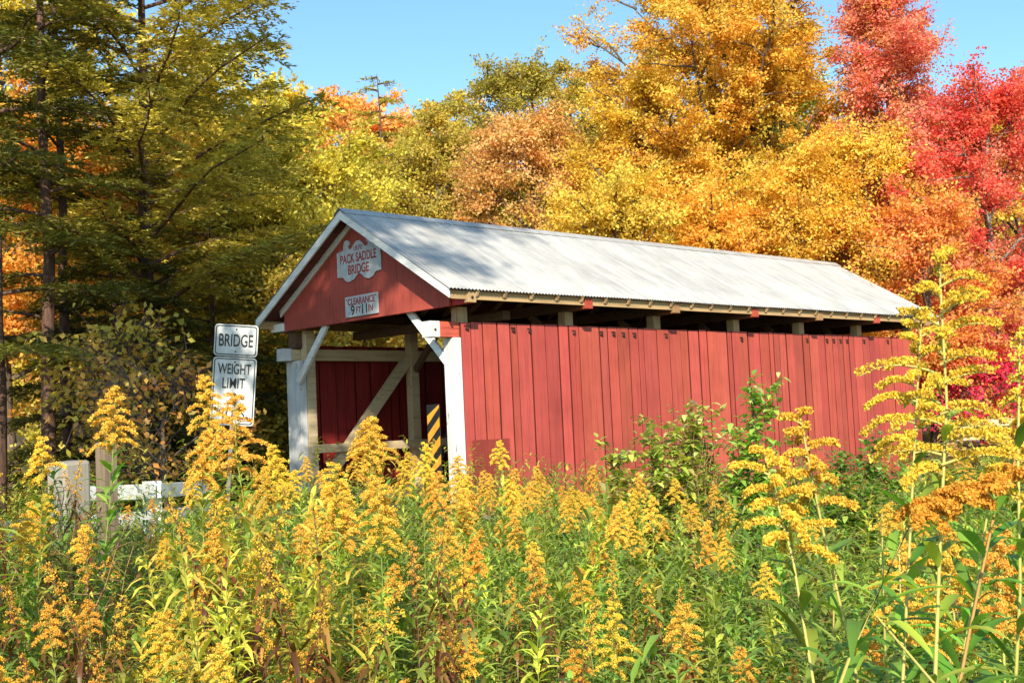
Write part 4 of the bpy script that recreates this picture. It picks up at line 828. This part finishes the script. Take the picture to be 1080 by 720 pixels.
# ------------------------------------------------------------------ undergrowth (uncountable)
UND=[(.20,.32,.05),(.28,.38,.06),(.12,.20,.035),(.42,.44,.08),(.26,.13,.05),(.36,.22,.07),(.16,.08,.03)]
def undergrowth(seed,n,d0,d1,h0,h1,name,lc,wts,per=26,Ls=(.05,.11),Ws=(.008,.016),px=(-120,1200),el=(.0,1.1)):
    rng=np.random.default_rng(seed); d=np.sqrt(rng.uniform(d0*d0,d1*d1,n)); pxx=rng.uniform(px[0],px[1],n)
    B=CAM[None,:2]+FH[None]*d[:,None]+RH[None]*(d*(pxx-540)/FPX)[:,None]; keep=~((np.abs(B[:,0])<2.9)); B=B[keep]; n=len(B)
    g=ground(B[:,0],B[:,1]); h=rng.uniform(h0,h1,n); lx=rng.normal(0,.12,(n,2)); f=rng.random((n,per))
    P=np.stack([B[:,0,None]+lx[:,0,None]*f+rng.normal(0,.01,(n,per)),B[:,1,None]+lx[:,1,None]*f+rng.normal(0,.01,(n,per)),g[:,None]+h[:,None]*f],-1).reshape(-1,3); m=len(P)
    pc=pal(rng,n,lc,wts,.12).repeat(per,0); C=pc*.7+pal(rng,m,lc,wts,.2)*.3
    me=blade_mesh(name,(P,rng.uniform(0,6.28,m),rng.uniform(el[0],el[1],m),rng.uniform(.1,.9,m),rng.uniform(*Ls,m),rng.uniform(*Ws,m)),C,M['weed'])
    o=link(name,me); tag(o,kind='stuff'); return o
tag(undergrowth(401,3600,2.6,13,.55,1.3,'undergrowth',UND,[4,3,4,1.5,1,1,1],34,(.06,.13),(.012,.022)),'dense green leafy weeds between the goldenrod stems','undergrowth')
tag(undergrowth(402,1500,2.6,9,.5,1.15,'dry_undergrowth',BRN+GLY,[2,3,1,3,4,4,2],26,(.05,.12),(.006,.012),(-40,420)),'brown and yellowing lower leaves in the left half of the meadow','undergrowth')
tag(undergrowth(403,2600,13,26,.5,1.3,'bank_weeds',GLF+YG,[4,3,3,2,1,1,1,1],26,(.08,.16),(.02,.045)),'green weeds covering the banks around the bridge','weeds')
tag(undergrowth(404,1800,22,44,.4,1.6,'forest_brush',GRN+ORA+YG,[3,3,2,2,1,1,1,0,1,1,1,1],26,(.12,.25),(.06,.13)),'brush and ferns under the trees','brush')
# white asters
rg=random.Random(5)
def aster_mesh(seed):
    rng=np.random.default_rng(seed); PP=[];C=[];DD=[];NN=[];lines=[]
    for i in range(26):
        c=np.array([rng.normal(0,.09),rng.normal(0,.09),rng.uniform(.45,.75)]); lines.append((np.stack([np.zeros(3)+c*[.2,.2,0],c*[.6,.6,.6],c]),np.array([.002,.0015,.001])))
        for k in range(9): a=k*2*PI/9; dd=np.array([math.cos(a),math.sin(a),.15]); PP.append(c);DD.append(dd);NN.append([0,0,1]);C.append((.75,.74,.72))
        PP.append(c+[0,0,.002]);DD.append([1,0,.2]);NN.append([0,0,1]);C.append((.7,.45,.05))
    V,F=rhombs(np.array(PP),np.array(DD,float),np.array(NN,float),.011,.0045); return tube_mesh('stem',lines,M['stem'],(.16,.2,.05),4),raw_mesh('flowers',V,[F],np.array(C),M['floret'])
am=[aster_mesh(1),aster_mesh(2)]
for i,(px,d) in enumerate(((432,3.3),(508,3.4),(528,3.6),(765,3.6),(782,3.9),(740,3.7),(462,3.2),(498,3.7))):
    x,y,_=at(px,700,d); e=empty('white_aster',(x,y,float(ground(x,y))+.05),rg.uniform(0,6)); 
    lb='small white aster clump low at the bottom left of the middle' if px<540 else 'small white aster clump low in the shade right of the middle'
    tag(e,lb,'aster','white asters, '+('left' if px<540 else 'right')); link('stem',am[i%2][0],e); link('flowers',am[i%2][1],e)

# ------------------------------------------------------------------ trees behind the photographer that shade the meadow and portal
place_tree(T(seed=71,H=25.5,R=2.9,cb=.69,trunk_r=.3,limbs=22,leaf=.2,nleaf=12000,cols=YG+GRN,wts=[2,2,1,1,1,1,1,1],sigma=.5),0,0,'tall_tree','tall high crowned tree behind the meadow whose shade falls on the portal',xyz=(16.6,-15.4))
place_tree(T(seed=73,H=15,R=2.6,cb=.5,trunk_r=.25,limbs=26,leaf=.16,nleaf=26000,cols=YG+GRN,wts=[2,2,1,1,1,1,1,1],sigma=.4),0,0,'tall_tree','roadside tree whose shade falls on the road signs and left portal post',xyz=(8.3,-11.2))
# ------------------------------------------------------------------ light
EL=math.radians(31); SD=Vector((.72,-.69,0)).normalized()*math.cos(EL); SD.z=math.sin(EL)
sun=bpy.data.lights.new('sun','SUN'); sun.energy=5.0; sun.angle=math.radians(.53); sun.color=(1,.90,.72); so=bpy.data.objects.new('sun',sun); col.objects.link(so); so.rotation_euler=SD.to_track_quat('Z','Y').to_euler()
w=bpy.data.worlds.new('World'); S.world=w; w.use_nodes=True; wt=w.node_tree; sk=wt.nodes.new('ShaderNodeTexSky'); sk.sky_type='NISHITA'; sk.sun_disc=False; sk.sun_elevation=EL; sk.sun_rotation=math.atan2(SD.x,SD.y); sk.air_density=1.0; sk.dust_density=.6
wt.links.new(mixc(wt,sk.outputs[0],(.68,.90,.97),1.0,'MULTIPLY'),wt.nodes['Background'].inputs[0]); wt.nodes['Background'].inputs[1].default_value=.14
S.view_settings.view_transform='Standard'; S.view_settings.look='None'; S.view_settings.exposure=.75; S.view_settings.gamma=1
S.cycles.max_bounces=5; S.cycles.diffuse_bounces=3; S.cycles.glossy_bounces=2; S.cycles.transmission_bounces=4
